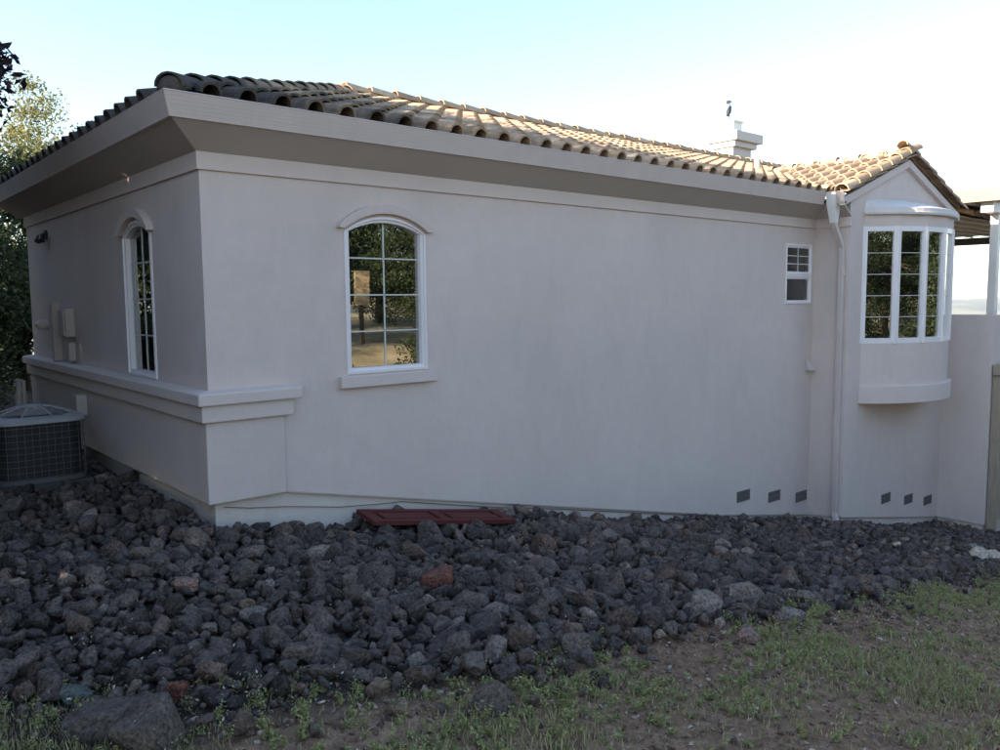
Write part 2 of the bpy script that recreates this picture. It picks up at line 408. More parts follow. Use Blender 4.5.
# wing side and far walls
mb.add([(L, 0, -3.17), (L, WY, -3.11), (L, WY, 1.36), (L, 0, 1.36)], [(0, 1, 2, 3)])
mb.add([(0, DEP, -2.0), (16, DEP, -4.8), (16, DEP, 1.3), (0, DEP, 1.3)], [(0, 1, 2, 3)])
mb.add([(WX1, WY, -3.72), (WX1, DEP, -3.72), (WX1, DEP, 1.3), (WX1, WY, 1.3)], [(0, 1, 2, 3)])
mb.build('wall', 'stucco', house, recalc=False)
# gable wall of the wing, with an opening behind the bay
GXC = 10.41; BAY_H, BAY_D, BAY_N = 1.25, 0.60, 6
mb = MB()
a, b = GXC-BAY_H+0.04, GXC+BAY_H-0.04
zb = lambda x: -3.11 + (x-L)/(WX1-L)*(-3.705+3.11)
gy = WY
mb.add([(L, gy, zb(L)), (a, gy, zb(a)), (a, gy, 1.36+0.33*(a-L)), (L, gy, 1.36)], [(0, 1, 2, 3)])
mb.add([(b, gy, zb(b)), (WX1, gy, zb(WX1)), (WX1, gy, 1.36), (b, gy, 1.36+0.33*(WX1-b))], [(0, 1, 2, 3)])
mb.add([(a, gy, zb(a)), (b, gy, zb(b)), (b, gy, -0.72), (a, gy, -0.72)], [(0, 1, 2, 3)])
mb.add([(a, gy, 0.99), (b, gy, 0.99), (b, gy, 1.36+0.33*(WX1-b)), (GXC, gy, 1.36+0.33*(GXC-L)), (a, gy, 1.36+0.33*(a-L))], [(0, 1, 2, 3, 4)])
mb.build('gable_wall', 'stucco', house, recalc=False)
# stem wall under the weep line
mb = MB()
def stem(p, q):
    n = Vector((q[1]-p[1], -(q[0]-p[0]), 0)).normalized()
    mb.add([(p[0], p[1], p[2]), (q[0], q[1], q[2]), (q[0], q[1], -5.2), (p[0], p[1], -5.2)], [(0, 1, 2, 3)])
e = 0.03
S = [(e, DEP, -1.49), (e, e, -1.49), (0.58, e, -1.49), (6.55, e, -2.768), (L+e, e, -3.16), (L+e, WY+e, -3.10), (WX1+e, WY+e, -3.70)]
for i in range(len(S)-1): stem(S[i], S[i+1])
# underside of the stucco at the weep line
for i in range(len(S)-1):
    p, q = S[i], S[i+1]
    o = [(0, DEP), (0, 0), (0.58, 0), (6.55, 0), (L, 0), (L, WY), (WX1, WY)]
    mb.add([(o[i][0], o[i][1], p[2]-0.01), (o[i+1][0], o[i+1][1], q[2]-0.01), (q[0], q[1], q[2]-0.01), (p[0], p[1], p[2]-0.01)], [(0, 1, 2, 3)])
mb.build('foundation', 'foundation', house, recalc=False)
# metal weep screed lip
mb = MB()
for (p, q) in (((0.60, -0.004, -1.514), (6.55, -0.004, -2.783)), ((6.55, -0.004, -2.783), (L, -0.004, -3.176)), ((L, WY-0.004, -3.116), (WX1, WY-0.004, -3.71))):
    mb.add([p, q, (q[0], q[1]+0.05, q[2]), (p[0], p[1]+0.05, p[2]), (p[0], p[1], p[2]+0.012), (q[0], q[1], q[2]+0.012), (q[0], q[1]+0.05, q[2]+0.012), (p[0], p[1]+0.05, p[2]+0.012)],
           [(3, 2, 1, 0), (4, 5, 6, 7), (0, 1, 5, 4), (1, 2, 6, 5), (2, 3, 7, 6), (3, 0, 4, 7)])
mb.build('weep_screed', 'utility_grey', house)

def corner_trim(name, prof, xend, yend, mat, bevel=0.006):
    m = MB(); m.loft([[(-o, yend, z) for o, z in prof], [(-o, -o, z) for o, z in prof], [(xend, -o, z) for o, z in prof]])
    return m.build(name, mat, house, bevel=bevel)
corner_trim('plinth', [(-0.02, -1.505), (0.043, -1.505), (0.043, -0.86), (-0.02, -0.86)], 0.578, 5.88, 'stucco', 0.008)
corner_trim('ledge_moulding', [(-0.02, -0.885), (0.080, -0.885), (0.080, -0.75), (-0.02, -0.75)], 0.644, 5.92, 'trim_stucco', 0.008)
corner_trim('ledge', [(-0.02, -0.757), (0.115, -0.757), (0.115, -0.668), (0.05, -0.655), (-0.02, -0.65)], 0.707, 5.96, 'trim_stucco', 0.01)
corner_trim('frieze_band', [(-0.02, 0.957), (0.022, 0.957), (0.022, 1.085), (-0.02, 1.085)], L, DEP+0.03, 'trim_stucco', 0.004)
m = MB(); pr = [(0.018, 1.083), (0.285, 1.252), (0.285, 1.272), (0.018, 1.103)]
m.loft([[(-o, 6.1, z) for o, z in pr], [(-o, -o, z) for o, z in pr], [(L, -o, z) for o, z in pr]]); m.build('soffit', 'soffit_shaded', house)
# frieze, soffit on the short side of the wing
m = MB(); m.box(L-0.022, L+0.01, WY-0.022, -0.022, 0.957, 1.085); m.build('frieze_band', 'trim_stucco', house, bevel=0.004)
m = MB(); pr = [(0.018, 1.083), (0.27, 1.252), (0.27, 1.272), (0.018, 1.103)]
m.loft([[(L-o, -o*1.0, z) for o, z in pr], [(L-o, WY-0.03, z) for o, z in pr]]); m.build('soffit', 'soffit_shaded', house)
# gutters: ribbed fascia profile
gp = [(0.24, 1.246), (0.296, 1.246)]
for k in range(6):
    z0 = 1.252+k*0.025; o0 = 0.297+k*0.0075
    gp += [(o0, z0), (o0+0.0055, z0+0.020)]
gp += [(0.345, 1.405), (0.338, 1.412), (0.328, 1.405), (0.31, 1.40), (0.28, 1.275), (0.24, 1.268)]
m = MB(); m.loft([[(-o, -o, z) for o, z in gp], [(8.41, -o, z) for o, z in gp]]); m.build('gutter', 'gutter_metal', house)
m = MB(); m.loft([[(-o, 6.35, z) for o, z in gp], [(-o, -o, z) for o, z in gp]]); m.build('gutter', 'gutter_metal', house)
m = MB(); m.loft([[(8.75-o, WY-0.06, z) for o, z in gp], [(8.75-o, -0.345, z) for o, z in gp]]); m.build('gutter', 'gutter_metal', house)

# ---- windows
def window(uv3, W, rows, colsn, name, glass, fw_=0.048, recess=0.045, sill=None, hood=True, blinds=False, proud=0.012):
    a, b, z0, zs, rise = W
    def loop(i):
        if rise: return [(a+i, z0+i)] + arch_pts(a+i, b-i, zs, rise-i*0.55 if rise > i else rise) + [(b-i, z0+i)]
        return [(a+i, z0+i), (a+i, zs-i), (b-i, zs-i), (b-i, z0+i)]
    def arch_in(i):
        if rise: return [(a+i, z0+i)] + arch_pts(a+i, b-i, zs-0.002, rise-i) + [(b-i, z0+i)]
        return loop(i)
    lo = arch_in(0.0) if rise else loop(0.0); li = arch_in(fw_); lm = arch_in(fw_*0.45)
    m = MB(); n = len(lo)
    def ring(L1, d): return [uv3(u, z, d) for u, z in L1]
    rings = [ring(lo, 0.05), ring(lo, -proud), ring(lm, -proud-0.004), ring(lm, -proud+0.012), ring(li, -proud+0.014), ring(li, recess+0.012)]
    v = [q for r in rings for q in r]; f = []
    for i in range(len(rings)-1):
        for k in range(n): f.append((i*n+k, i*n+(k+1) % n, (i+1)*n+(k+1) % n, (i+1)*n+k))
    m.add(v, f); fr = m.build(name, 'white_vinyl', house)
    # lights
    gi = fw_-0.004; ga, gb, gz0 = a+gi, b-gi, z0+gi
    zr = [gz0 + (zs-0.005-gz0+ (0.0 if rise else -gi))*k/rows for k in range(rows+1)] if not rise else None
    if rise:
        ztop = zs+rise-gi; hrow = (ztop-gz0)/rows; zr = [gz0+hrow*k for k in range(rows)]+[None]
    us = [ga+(gb-ga)*k/colsn for k in range(colsn+1)]
    arc = arch_pts(ga, gb, zs-0.002, rise-gi, 16) if rise else None
    for r in range(rows):
        for c in range(colsn):
            u0, u1 = us[c], us[c+1]
            if zr[r+1] is None:
                mid = [(u, z) for u, z in arc if u0+1e-4 < u < u1-1e-4]
                za = float(np.interp(u0, [p[0] for p in arc], [p[1] for p in arc])); zb_ = float(np.interp(u1, [p[0] for p in arc], [p[1] for p in arc]))
                pts = [(u0, zr[r]), (u0, za)] + mid + [(u1, zb_), (u1, zr[r])]
            else: pts = [(u0, zr[r]), (u0, zr[r+1]), (u1, zr[r+1]), (u1, zr[r])]
            order = tuple(range(len(pts))) if uv3(0, 0, 1)[0] == 1 else tuple(reversed(range(len(pts))))
            MB().add([uv3(u, z, recess) for u, z in pts], [order]).build('pane', glass, fr, recalc=False)
    def bar(u0, u1, za, zb_):
        mm = MB(); v = [uv3(u, z, d) for d in (recess-0.006, recess+0.004) for (u, z) in ((u0, za), (u1, za), (u1, zb_), (u0, zb_))]
        mm.add(v, [(0, 1, 2, 3), (7, 6, 5, 4), (0, 4, 5, 1), (1, 5, 6, 2), (2, 6, 7, 3), (3, 7, 4, 0)]); mm.build('muntin', 'grille_bar', fr)
    t = 0.0058
    for c in range(1, colsn):
        zt = (zs+rise-gi) if rise else zs-gi
        bar(us[c]-t, us[c]+t, gz0, zt)
    for r in range(1, rows): bar(ga, gb, zr[r]-t, zr[r]+t)
    # dark room behind
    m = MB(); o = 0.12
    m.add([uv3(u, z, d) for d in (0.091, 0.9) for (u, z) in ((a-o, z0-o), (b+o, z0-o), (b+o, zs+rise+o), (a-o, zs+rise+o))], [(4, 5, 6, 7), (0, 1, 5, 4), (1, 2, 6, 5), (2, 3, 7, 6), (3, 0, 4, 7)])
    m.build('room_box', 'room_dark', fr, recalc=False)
    if blinds:
        ns = 14
        for k in range(ns):
            u = a+0.06+(b-a-0.12)*k/(ns-1); m = MB()
            m.add([uv3(u-0.026, z0+0.05, 0.12), uv3(u+0.022, z0+0.05, 0.15), uv3(u+0.022, zs+rise-0.02, 0.15), uv3(u-0.026, zs+rise-0.02, 0.12),
                   uv3(u-0.026, z0+0.05, 0.124), uv3(u+0.022, z0+0.05, 0.154), uv3(u+0.022, zs+rise-0.02, 0.154), uv3(u-0.026, zs+rise-0.02, 0.124)],
                  [(0, 1, 2, 3), (7, 6, 5, 4), (0, 4, 5, 1), (1, 5, 6, 2), (2, 6, 7, 3), (3, 7, 4, 0)])
            m.build('blind_slat', 'blind_slat', fr)
    if sill:
        m = MB(); s0, s1, sz0, sz1, pj = sill
        m.add([uv3(u, z, d) for d in (0.01, -pj) for (u, z) in ((s0, sz0), (s1, sz0), (s1, sz1), (s0, sz1))], [(3, 2, 1, 0), (4, 5, 6, 7), (0, 1, 5, 4), (1, 2, 6, 5), (2, 3, 7, 6), (3, 0, 4, 7)])
        m.build('window_sill', 'trim_stucco', fr, bevel=0.008)
    if hood:
        h = 0.062; inn = arch_pts(a-0.004, b+0.004, zs+0.02, rise, 16); 
        out = arch_pts(a-h, b+h, zs+0.045, rise+0.055, 16)
        inn = [(inn[0][0], inn[0][1])] + inn + [(inn[-1][0], inn[-1][1])]
        out = [(a-h, zs+0.02)] + out + [(b+h, zs+0.02)]
        m = MB(); rings = []
        for (p, q) in zip(inn, out): rings.append([uv3(*p, 0.01), uv3(*p, -0.05), uv3(*q, -0.06), uv3(*q, 0.01)])
        m.loft(rings); m.build('window_hood', 'trim_stucco', fr, bevel=0.005)
    return fr
front3 = lambda u, z, d: (u, d, z)
left3 = lambda u, z, d: (d, u, z)
window(front3, FW, 4, 2, 'window', 'window_glass', sill=(1.09, 2.065, -0.722, -0.622, 0.055))
window(left3, LW, 4, 2, 'window', 'side_glass', blinds=True)
sw = window(front3, (7.985, 8.665, 0.30, 0.725, 0.0), 3, 2, 'window', 'side_glass', fw_=0.05, hood=False, recess=0.012)
window(front3, (7.985, 8.665, -0.095, 0.298, 0.0), 1, 1, 'window', 'side_glass', fw_=0.05, hood=False, recess=0.02)

# ---- bay window on the gable
R_ = (BAY_H**2+BAY_D**2)/(2*BAY_D); A_ = math.asin(BAY_H/R_)
def bay_pt(i, off=0.0, n=BAY_N):
    a = -A_+2*A_*i/n
    return (GXC+(R_+off)*math.sin(a), WY-((R_+off)*math.cos(a)-(R_-BAY_D)))
def bay_ring(z, off=0.0, sub=1, back=0.0):
    n = BAY_N*sub
    p = [(*bay_pt(i, off, n), z) for i in range(n+1)]
    p = [(x, min(y, WY-0.004), zz) for x, y, zz in p]
    return [(p[0][0], WY+0.02, z)] + p + [(p[-1][0], WY+0.02, z)]
m = MB(); m.loft([bay_ring(-1.30, -0.01, 4), bay_ring(-0.665, -0.01, 4)]); bay = m.build('bay_window', 'stucco', house)
m = MB(); m.loft([bay_ring(-1.525, 0.045, 4), bay_ring(-1.275, 0.045, 4)]); m.build('bay_ledge', 'trim_stucco', bay, bevel=0.008)
m = MB(); m.loft([bay_ring(0.975, 0.0, 1), bay_ring(1.145, 0.0, 1)]); m.build('bay_frieze', 'trim_stucco', bay, bevel=0.004)
# moulding + lead hood roof
m = MB(); m.loft([bay_ring(1.137, 0.05, 2), bay_ring(1.175, 0.06, 2)]); m.build('bay_cornice', 'white_hood', bay, bevel=0.006)
lo = bay_ring(1.172, 0.045, 4); n = len(lo); hi = []
for i, (x, y, z) in enumerate(lo):
    t = (x-(GXC-BAY_H))/(2*BAY_H); t = min(1, max(0, t)); hi.append((GXC+(x-GXC)*0.96, WY-0.012, 1.335+0.085*math.sin(math.pi*t)**0.8))
midr = [((p[0]*0.5+q[0]*0.5), p[1]*0.5+q[1]*0.5, p[2]*0.35+q[2]*0.65) for p, q in zip(lo, hi)]
m = MB(); m.loft([lo, [(p[0], p[1], p[2]+0.06) for p in lo], midr, hi], cap=False); m.build('bay_hood', 'white_hood', bay, smooth=False)
# sashes
for i in range(BAY_N):
    p, q = Vector(bay_pt(i)), Vector(bay_pt(i+1)); d = (q-p); ln = d.length; d /= ln; nrm = Vector((d.y, -d.x))
    if nrm.y > 0: nrm = -nrm
    def b3(u, z, dep, p=p, d=d, nrm=nrm): return (p.x+d.x*u-nrm.x*dep, p.y+d.y*u-nrm.y*dep, z)
    w_, zl, zh = 0.055, -0.668, 0.978
    m = MB(); lo_ = [(0, zl), (ln, zl), (ln, zh), (0, zh)]; li = [(w_, zl+0.075), (ln-w_, zl+0.075), (ln-w_, zh-0.07), (w_, zh-0.07)]
    rings = [[b3(u, z, 0.04) for u, z in lo_], [b3(u, z, 0) for u, z in lo_], [b3(u, z, 0) for u, z in li], [b3(u, z, 0.045) for u, z in li]]
    v = [x for r in rings for x in r]; f = [(k*4+j, k*4+(j+1) % 4, k*4+4+(j+1) % 4, k*4+4+j) for k in range(3) for j in range(4)]
    m.add(v, f); fr = m.build('sash', 'white_vinyl', bay)
    z0, z1 = zl+0.075, zh-0.07
    for k in range(5):
        za, zc = z0+(z1-z0)*k/5, z0+(z1-z0)*(k+1)/5
        MB().add([b3(w_, za, 0.03), b3(ln-w_, za, 0.03), b3(ln-w_, zc, 0.03), b3(w_, zc, 0.03)], [(0, 1, 2, 3)]).build('bay_pane', 'window_glass', bay, recalc=False)
        if k:
            m = MB(); v = [b3(u, z, dd) for dd in (0.022, 0.034) for (u, z) in ((w_, za-0.0045), (ln-w_, za-0.0045), (ln-w_, za+0.0045), (w_, za+0.0045))]
            m.add(v, [(0, 1, 2, 3), (7, 6, 5, 4), (0, 4, 5, 1), (1, 5, 6, 2), (2, 6, 7, 3), (3, 7, 4, 0)]); m.build('bay_muntin', 'grille_bar', bay)
    m = MB(); c = bay_pt(i); m.tube([(c[0], c[1]+0.004, zl), (c[0], c[1]+0.004, zh)], 0.022, 8); m.build('mullion', 'white_vinyl', bay)
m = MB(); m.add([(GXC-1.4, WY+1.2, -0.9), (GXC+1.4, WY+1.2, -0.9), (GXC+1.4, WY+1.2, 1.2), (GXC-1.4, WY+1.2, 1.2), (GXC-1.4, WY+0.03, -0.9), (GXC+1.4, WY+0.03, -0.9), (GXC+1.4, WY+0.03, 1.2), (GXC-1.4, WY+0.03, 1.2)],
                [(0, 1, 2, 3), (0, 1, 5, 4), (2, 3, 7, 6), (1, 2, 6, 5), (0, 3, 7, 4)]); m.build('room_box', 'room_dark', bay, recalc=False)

# ---- foundation vents, dryer hood
def vent(u, z, y):
    m = MB(); m.box(u, u+0.30, y-0.004, y+0.02, z, z+0.14); v = m.build('foundation_vent', 'vent_screen', house)
    m = MB()
    for k in range(1, 8): m.box(u+0.30*k/8-0.004, u+0.30*k/8+0.004, y-0.009, y-0.003, z+0.006, z+0.134)
    for zz in (z+0.002, z+0.07, z+0.132): m.box(u, u+0.30, y-0.010, y-0.005, zz-0.005, zz+0.005)
    m.build('vent_mesh', 'vent_bar', v)
for u, z in ((6.92, -2.68), (7.68, -2.81), (8.40, -2.93)): vent(u, z, -0.002)
for px, z in ((9.98, -3.13), (10.78, -3.28), (11.52, -3.42)): vent(px, z, WY-0.002)
m = MB(); m.add([(8.57, -0.002, -0.90), (8.69, -0.002, -0.90), (8.71, -0.09, -1.04), (8.55, -0.09, -1.04), (8.57, -0.002, -1.04), (8.69, -0.002, -1.04)], [(0, 1, 2, 3), (3, 2, 5, 4), (0, 3, 4), (1, 5, 2), (0, 4, 5, 1)])
m.build('dryer_hood', 'pale_pvc', house)

# ---- downspout with conductor head
m = MB()
m.loft([[(8.42, -0.46, 1.21), (8.56, -0.46, 1.21), (8.56, -0.34, 1.21), (8.42, -0.34, 1.21)], [(8.40, -0.47, 1.40), (8.58, -0.47, 1.40), (8.58, -0.33, 1.40), (8.40, -0.33, 1.40)]])
m.loft([[(8.455, -0.45, 1.00), (8.525, -0.45, 1.00), (8.525, -0.37, 1.00), (8.455, -0.37, 1.00)], [(8.42, -0.46, 1.21), (8.56, -0.46, 1.21), (8.56, -0.34, 1.21), (8.42, -0.34, 1.21)]])
ds = m.build('downspout', 'white_metal', house)
m = MB(); q = 0.034
def sq(x, y, z): return [(x-q, y-q, z), (x+q, y-q, z), (x+q, y+q, z), (x-q, y+q, z)]
m.loft([sq(8.49, -0.41, 1.03), sq(8.50, -0.41, 0.98), sq(8.70, -0.43, 0.66), sq(8.705, -0.43, 0.60), sq(8.705, -0.43, -3.05), sq(8.69, -0.46, -3.14), sq(8.64, -0.53, -3.22)])
m.build('downspout_pipe', 'downspout_metal', ds, bevel=0.006)
for z in (0.3, -1.3, -2.6):
    m = MB(); m.box(8.664, 8.75, -0.468, -0.392, z-0.015, z+0.015); m.build('downspout_strap', 'downspout_metal', ds)

# ---- left wall utilities
m = MB(); m.tube([(-0.01, 4.78, 0.80), (-0.06, 4.78, 0.80)], 0.015); m.tube([(-0.022, 4.78, 0.80), (0.0, 4.78, 0.80)], 0.055, 12); wl = m.build('wall_lamp', 'dark_metal', house)
for sg in (-1, 1):
    m = MB(); m.tube([(-0.04, 4.78+0.02*sg, 0.80), (-0.06, 4.78+0.07*sg, 0.78), (-0.08, 4.78+0.11*sg, 0.72)], [0.015, 0.03, 0.036], 10); m.build('lamp_head', 'dark_metal', wl)
m = MB(); m.box(-0.10, 0.0, 3.72, 3.98, -0.36, -0.06); ub = m.build('utility_box', 'utility_grey', house, bevel=0.01)
m = MB(); m.box(-0.112, -0.10, 3.74, 3.96, -0.345, -0.075); m.build('box_lid', 'utility_grey', ub, bevel=0.004)
m = MB(); m.box(-0.07, 0.0, 3.74, 3.94, -0.62, -0.42); m.build('utility_box', 'utility_grey', house, bevel=0.01)
m = MB(); m.box(-0.09, 0.0, 4.32, 4.42, -0.65, 0.0); m.build('conduit', 'utility_grey', house, bevel=0.008)
m = MB(); m.box(-0.06, 0.0, 4.45, 4.66, -0.33, -0.01); m.build('utility_box', 'utility_grey', house, bevel=0.008)
m = MB(); m.tube([(-0.0, 5.0, -0.25), (-0.09, 5.0, -0.25), (-0.12, 5.0, -0.26)], [0.06, 0.06, 0.04], 14); mtr = m.build('wall_vent_pipe', 'pale_pvc', house)
m = MB(); m.tube([(-0.10, 3.30, -0.97), (-0.10, 3.30, -1.52)], 0.018, 8); m.box(-0.14, -0.043, 3.24, 3.40, -1.16, -0.95); m.build('disconnect_box', 'pale_pvc', house)
m = MB(); m.tube([(-0.10, 3.30, -1.14), (-0.13, 3.24, -1.22), (-0.17, 3.10, -1.33), (-0.24, 2.9, -1.40)], 0.022, 8); m.build('conduit', 'pale_pvc', house)
m = MB(); m.tube([(-0.4, 4.4, -1.6), (-0.4, 4.4, -0.86), (-0.4, 4.72, -0.86), (-0.4, 4.72, -1.6)], 0.02, 8); m.tube([(-0.4, 4.4, -1.0), (-0.4, 4.72, -1.0)], 0.02, 8)
m.tube([(-0.4, 4.56, -1.5), (-0.4, 4.56, -1.02)], [0.065, 0.065], 14); m.tube([(-0.4, 4.56, -1.02), (-0.4, 4.56, -0.86)], [0.06, 0.03], 10)
tag(m.build('backflow_valve', 'utility_grey'), 'grey pipe loop with valve body behind the condenser', 'valve')

# ---- roof deck
WE0, WE1 = GXC-1.97, GXC+1.97      # wing eaves
WSL = 0.345
def zf(y): return EAVE_Z + SLOPE*(y+EAVE_O)
def zw(x): return EAVE_Z - 0.005 + WSL*(x-WE0-0.05)
YB = 2*RIDGE_Y+EAVE_O
zr = zf(RIDGE_Y); XE = 15.5
zwr = zw(GXC); VY = (zwr-EAVE_Z)/SLOPE - EAVE_O     # where the wing ridge dies into the main slope
m = MB(); o = EAVE_O; dz = -0.02
F0 = [(-o, -o, EAVE_Z+dz), (WE0, -o, EAVE_Z+dz), (GXC, VY, zwr+dz), (WE1, -o, EAVE_Z+dz), (XE, -o, EAVE_Z+dz), (XE, RIDGE_Y, zr+dz), (RIDGE_Y, RIDGE_Y, zr+dz)]
m.add(F0, [tuple(range(7))])
m.add([(-o, -o, EAVE_Z+dz), (RIDGE_Y, RIDGE_Y, zr+dz), (-o, YB, EAVE_Z+dz)], [(0, 1, 2)])
m.add([(-o, YB, EAVE_Z+dz), (RIDGE_Y, RIDGE_Y, zr+dz), (XE, RIDGE_Y, zr+dz), (XE, YB, EAVE_Z+dz)], [(0, 1, 2, 3)])
ry = WY-0.03
m.add([(WE0, ry, EAVE_Z+dz), (GXC, ry, zwr+dz), (GXC, VY, zwr+dz), (WE0, -o, EAVE_Z+dz)], [(0, 1, 2, 3)])
m.add([(WE1, ry, EAVE_Z+dz), (WE1, -o, EAVE_Z+dz), (GXC, VY, zwr+dz), (GXC, ry, zwr+dz)], [(0, 1, 2, 3)])
roof = m.build('roof', 'roof_deck', house, recalc=False)
# rake boards under the gable tiles
for sgn in (-1, 1):
    x0, x1 = GXC, GXC+sgn*1.95
    m = MB(); z0, z1 = zwr-0.0, EAVE_Z-0.03
    m.add([(x0, ry-0.03, z0-0.03), (x1, ry-0.03, z1-0.03), (x1, ry-0.03, z1-0.14), (x0, ry-0.03, z0-0.14), (x0, WY+0.02, z0-0.03), (x1, WY+0.02, z1-0.03), (x1, WY+0.02, z1-0.14), (x0, WY+0.02, z0-0.14)],
          [(0, 1, 2, 3), (7, 6, 5, 4), (0, 4, 5, 1), (1, 5, 6, 2), (2, 6, 7, 3), (3, 7, 4, 0)])
    m.build('rake_board', 'trim_stucco', house, bevel=0.006)

# ---- tiles: S profile, width TW, length TL (tail at y=0 towards the eave, head at y=TL)
TW, TL, EXPO = 0.2655, 0.44, 0.355
def s_tile(seed):
    r = random.Random(seed); prof = []
    for k in range(9):
        a = math.pi*k/8; prof.append((0.076-0.077*math.cos(a), 0.012+0.074*math.sin(a)))
    for k in range(1, 5):
        t = k/4; prof.append((0.153+0.118*t, 0.012-0.013*math.sin(math.pi*t)))
    th = 0.018
    def lower(p, i):
        q0 = prof[max(i-1, 0)]; q1 = prof[min(i+1, len(prof)-1)]; d = Vector((q1[0]-q0[0], q1[1]-q0[1])).normalized()
        return (p[0]+d.y*th, p[1]-d.x*th)
    low = [lower(p, i) for i, p in enumerate(prof)]
    rings = []
    for (y, dz_, sc) in ((0.0, 0.034, 1.0), (TL, 0.0, 0.92)):
        rings.append([(0.13+(x-0.13)*sc, y+r.uniform(-.003, .003), z*sc+dz_) for x, z in prof] + [(0.13+(x-0.13)*sc, y, z*sc+dz_) for x, z in reversed(low)])
    m = MB(); m.loft(rings); V = np.array(m.v); V[:, 0] -= 0.13
    return V, m.f
def tile_mesh(name, vf):
    me = bpy.data.meshes.new(name); me.from_pydata([tuple(v) for v in vf[0]], [], vf[1])
    bm = bmesh.new(); bm.from_mesh(me); bmesh.ops.recalc_face_normals(bm, faces=bm.faces); bm.to_mesh(me); bm.free()
    me.materials.append(MATS['clay_tile']); return me
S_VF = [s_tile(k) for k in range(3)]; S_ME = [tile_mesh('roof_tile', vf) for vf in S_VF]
def cap_tile(r0=0.105, r1=0.085, ln=0.44):
    rings = []
    for (y, r) in ((0, r0), (ln, r1)):
        out = [(r*math.cos(math.pi*k/8), y, r*0.92*math.sin(math.pi*k/8)) for k in range(9)]
        inn = [((r-0.014)*math.cos(math.pi*k/8), y, (r-0.014)*0.92*math.sin(math.pi*k/8)) for k in range(8, -1, -1)]
        rings.append(out+inn)
    m = MB(); m.loft(rings); return np.array(m.v), m.f
C_VF = cap_tile(); C_ME = tile_mesh('ridge_tile', C_VF)
def frame(xa, ya, za, loc):
    Mx = Matrix.Identity(4)
    for i in range(3): Mx[i][0] = xa[i]; Mx[i][1] = ya[i]; Mx[i][2] = za[i]; Mx[i][3] = loc[i]
    return Mx
tiles = []   # (matrix, mesh index)
def slope_tiles(org, along, upv, ncol, ncourse, keep, jit=0.006, uext=0.0):
    along = Vector(along).normalized(); upv = Vector(upv).normalized(); nrm = along.cross(upv)
    for c in range(ncol):
        for k in range(ncourse):
            p = Vector(org)+along*(TW*(c+0.5)+RND.uniform(-jit, jit)*0.4)+upv*(EXPO*k+RND.uniform(-jit, jit))
            ctr = p+upv*0.2
            if not keep(ctr, k): continue
            a = RND.uniform(-0.014, 0.014); lift = RND.uniform(0, 0.004)
            xa = along*math.cos(a)+upv*math.sin(a); ya = upv*math.cos(a)-along*math.sin(a)
            tiles.append((frame(xa, ya, nrm, p+nrm*(0.004+lift)), RND.randrange(3)))
up_f = Vector((0, 1, SLOPE)); off = 0.012
slope_tiles((-0.36, -EAVE_O-off, zf(-EAVE_O-off)), (1, 0, 0), up_f, 60, 11,
            lambda c, k: c.x > c.y+0.06 and c.y < RIDGE_Y-0.02 and not (c.y < VY and (c.x-WE0) > (c.y+EAVE_O) - 0.04 and c.x < WE1+1), uext=0)
slope_tiles((-EAVE_O-off, YB, EAVE_Z-SLOPE*off), (0, -1, 0), (1, 0, SLOPE), 27, 11, lambda c, k: c.y > c.x+0.06 and c.y < YB-(c.x+EAVE_O))
slope_tiles((WE0-off+0.03, VY+0.3, zw(WE0-off+0.05)), (0, -1, 0), (1, 0, WSL), 11, 7, lambda c, k: c.x < GXC-0.03 and c.y < (c.x-WE0)-EAVE_O+0.10 and c.y > WY-0.02)
slope_tiles((WE1+off, WY-0.03, EAVE_Z-WSL*off), (0, 1, 0), (-1, 0, WSL), 10, 7, lambda c, k: c.x > GXC+0.03 and c.y < (WE1-c.x)-EAVE_O)
caps = []    # hip and ridge
def run_caps(p, q, name, lift=0.035, sp=0.36, ax=None):
    p, q = Vector(p), Vector(q); d = (q-p); n = int(d.length/sp); d.normalize(); x = d.cross(Vector((0, 0, 1))).normalized(); zax = x.cross(d)
    for k in range(n+1):
        a = RND.uniform(-0.03, 0.03)
        caps.append((frame(x, (d+zax*-0.05).normalized(), (zax+d*0.05).normalized(), p+d*(sp*k+RND.uniform(-.01, .01))+zax*(lift+0.016+RND.uniform(-.004, .006))), name))
run_caps((-EAVE_O+0.03, -EAVE_O+0.03, EAVE_Z-0.02), (RIDGE_Y-0.1, RIDGE_Y-0.1, zr-0.03), 'hip_tile', 0.058, 0.36)
run_caps((RIDGE_Y-0.12, RIDGE_Y, zr), (XE, RIDGE_Y, zr), 'ridge_tile', 0.085, 0.37)
run_caps((GXC, ry-0.03, zwr), (GXC, VY, zwr), 'ridge_tile', 0.045, 0.37)
# rake tiles down both sides of the gable
for sgn in (-1, 1):
    p0 = Vector((GXC+sgn*(1.97+0.04), ry-0.02, EAVE_Z-0.01)); p1 = Vector((GXC+sgn*0.05, ry-0.02, zwr+0.03))
    run_caps(p0, p1, 'rake_tile', 0.02, 0.33)
cv = np.array(CAM)
tiles.sort(key=lambda t: ((t[0].translation-CAM).length + (100 if (t[0].translation.y > t[0].translation.x) else 0)))
stuffV, stuffF = [], []; nv = 0
fbm_ = [f for f in S_VF[0][1]]
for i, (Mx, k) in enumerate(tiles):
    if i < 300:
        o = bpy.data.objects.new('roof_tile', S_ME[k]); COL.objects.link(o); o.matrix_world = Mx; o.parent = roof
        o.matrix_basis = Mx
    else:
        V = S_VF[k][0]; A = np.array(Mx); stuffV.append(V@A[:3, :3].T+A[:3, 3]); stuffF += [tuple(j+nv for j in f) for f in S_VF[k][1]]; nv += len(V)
me = bpy.data.meshes.new('roof_tile_field'); me.from_pydata(np.concatenate(stuffV).tolist(), [], stuffF); me.materials.append(MATS['clay_tile'])
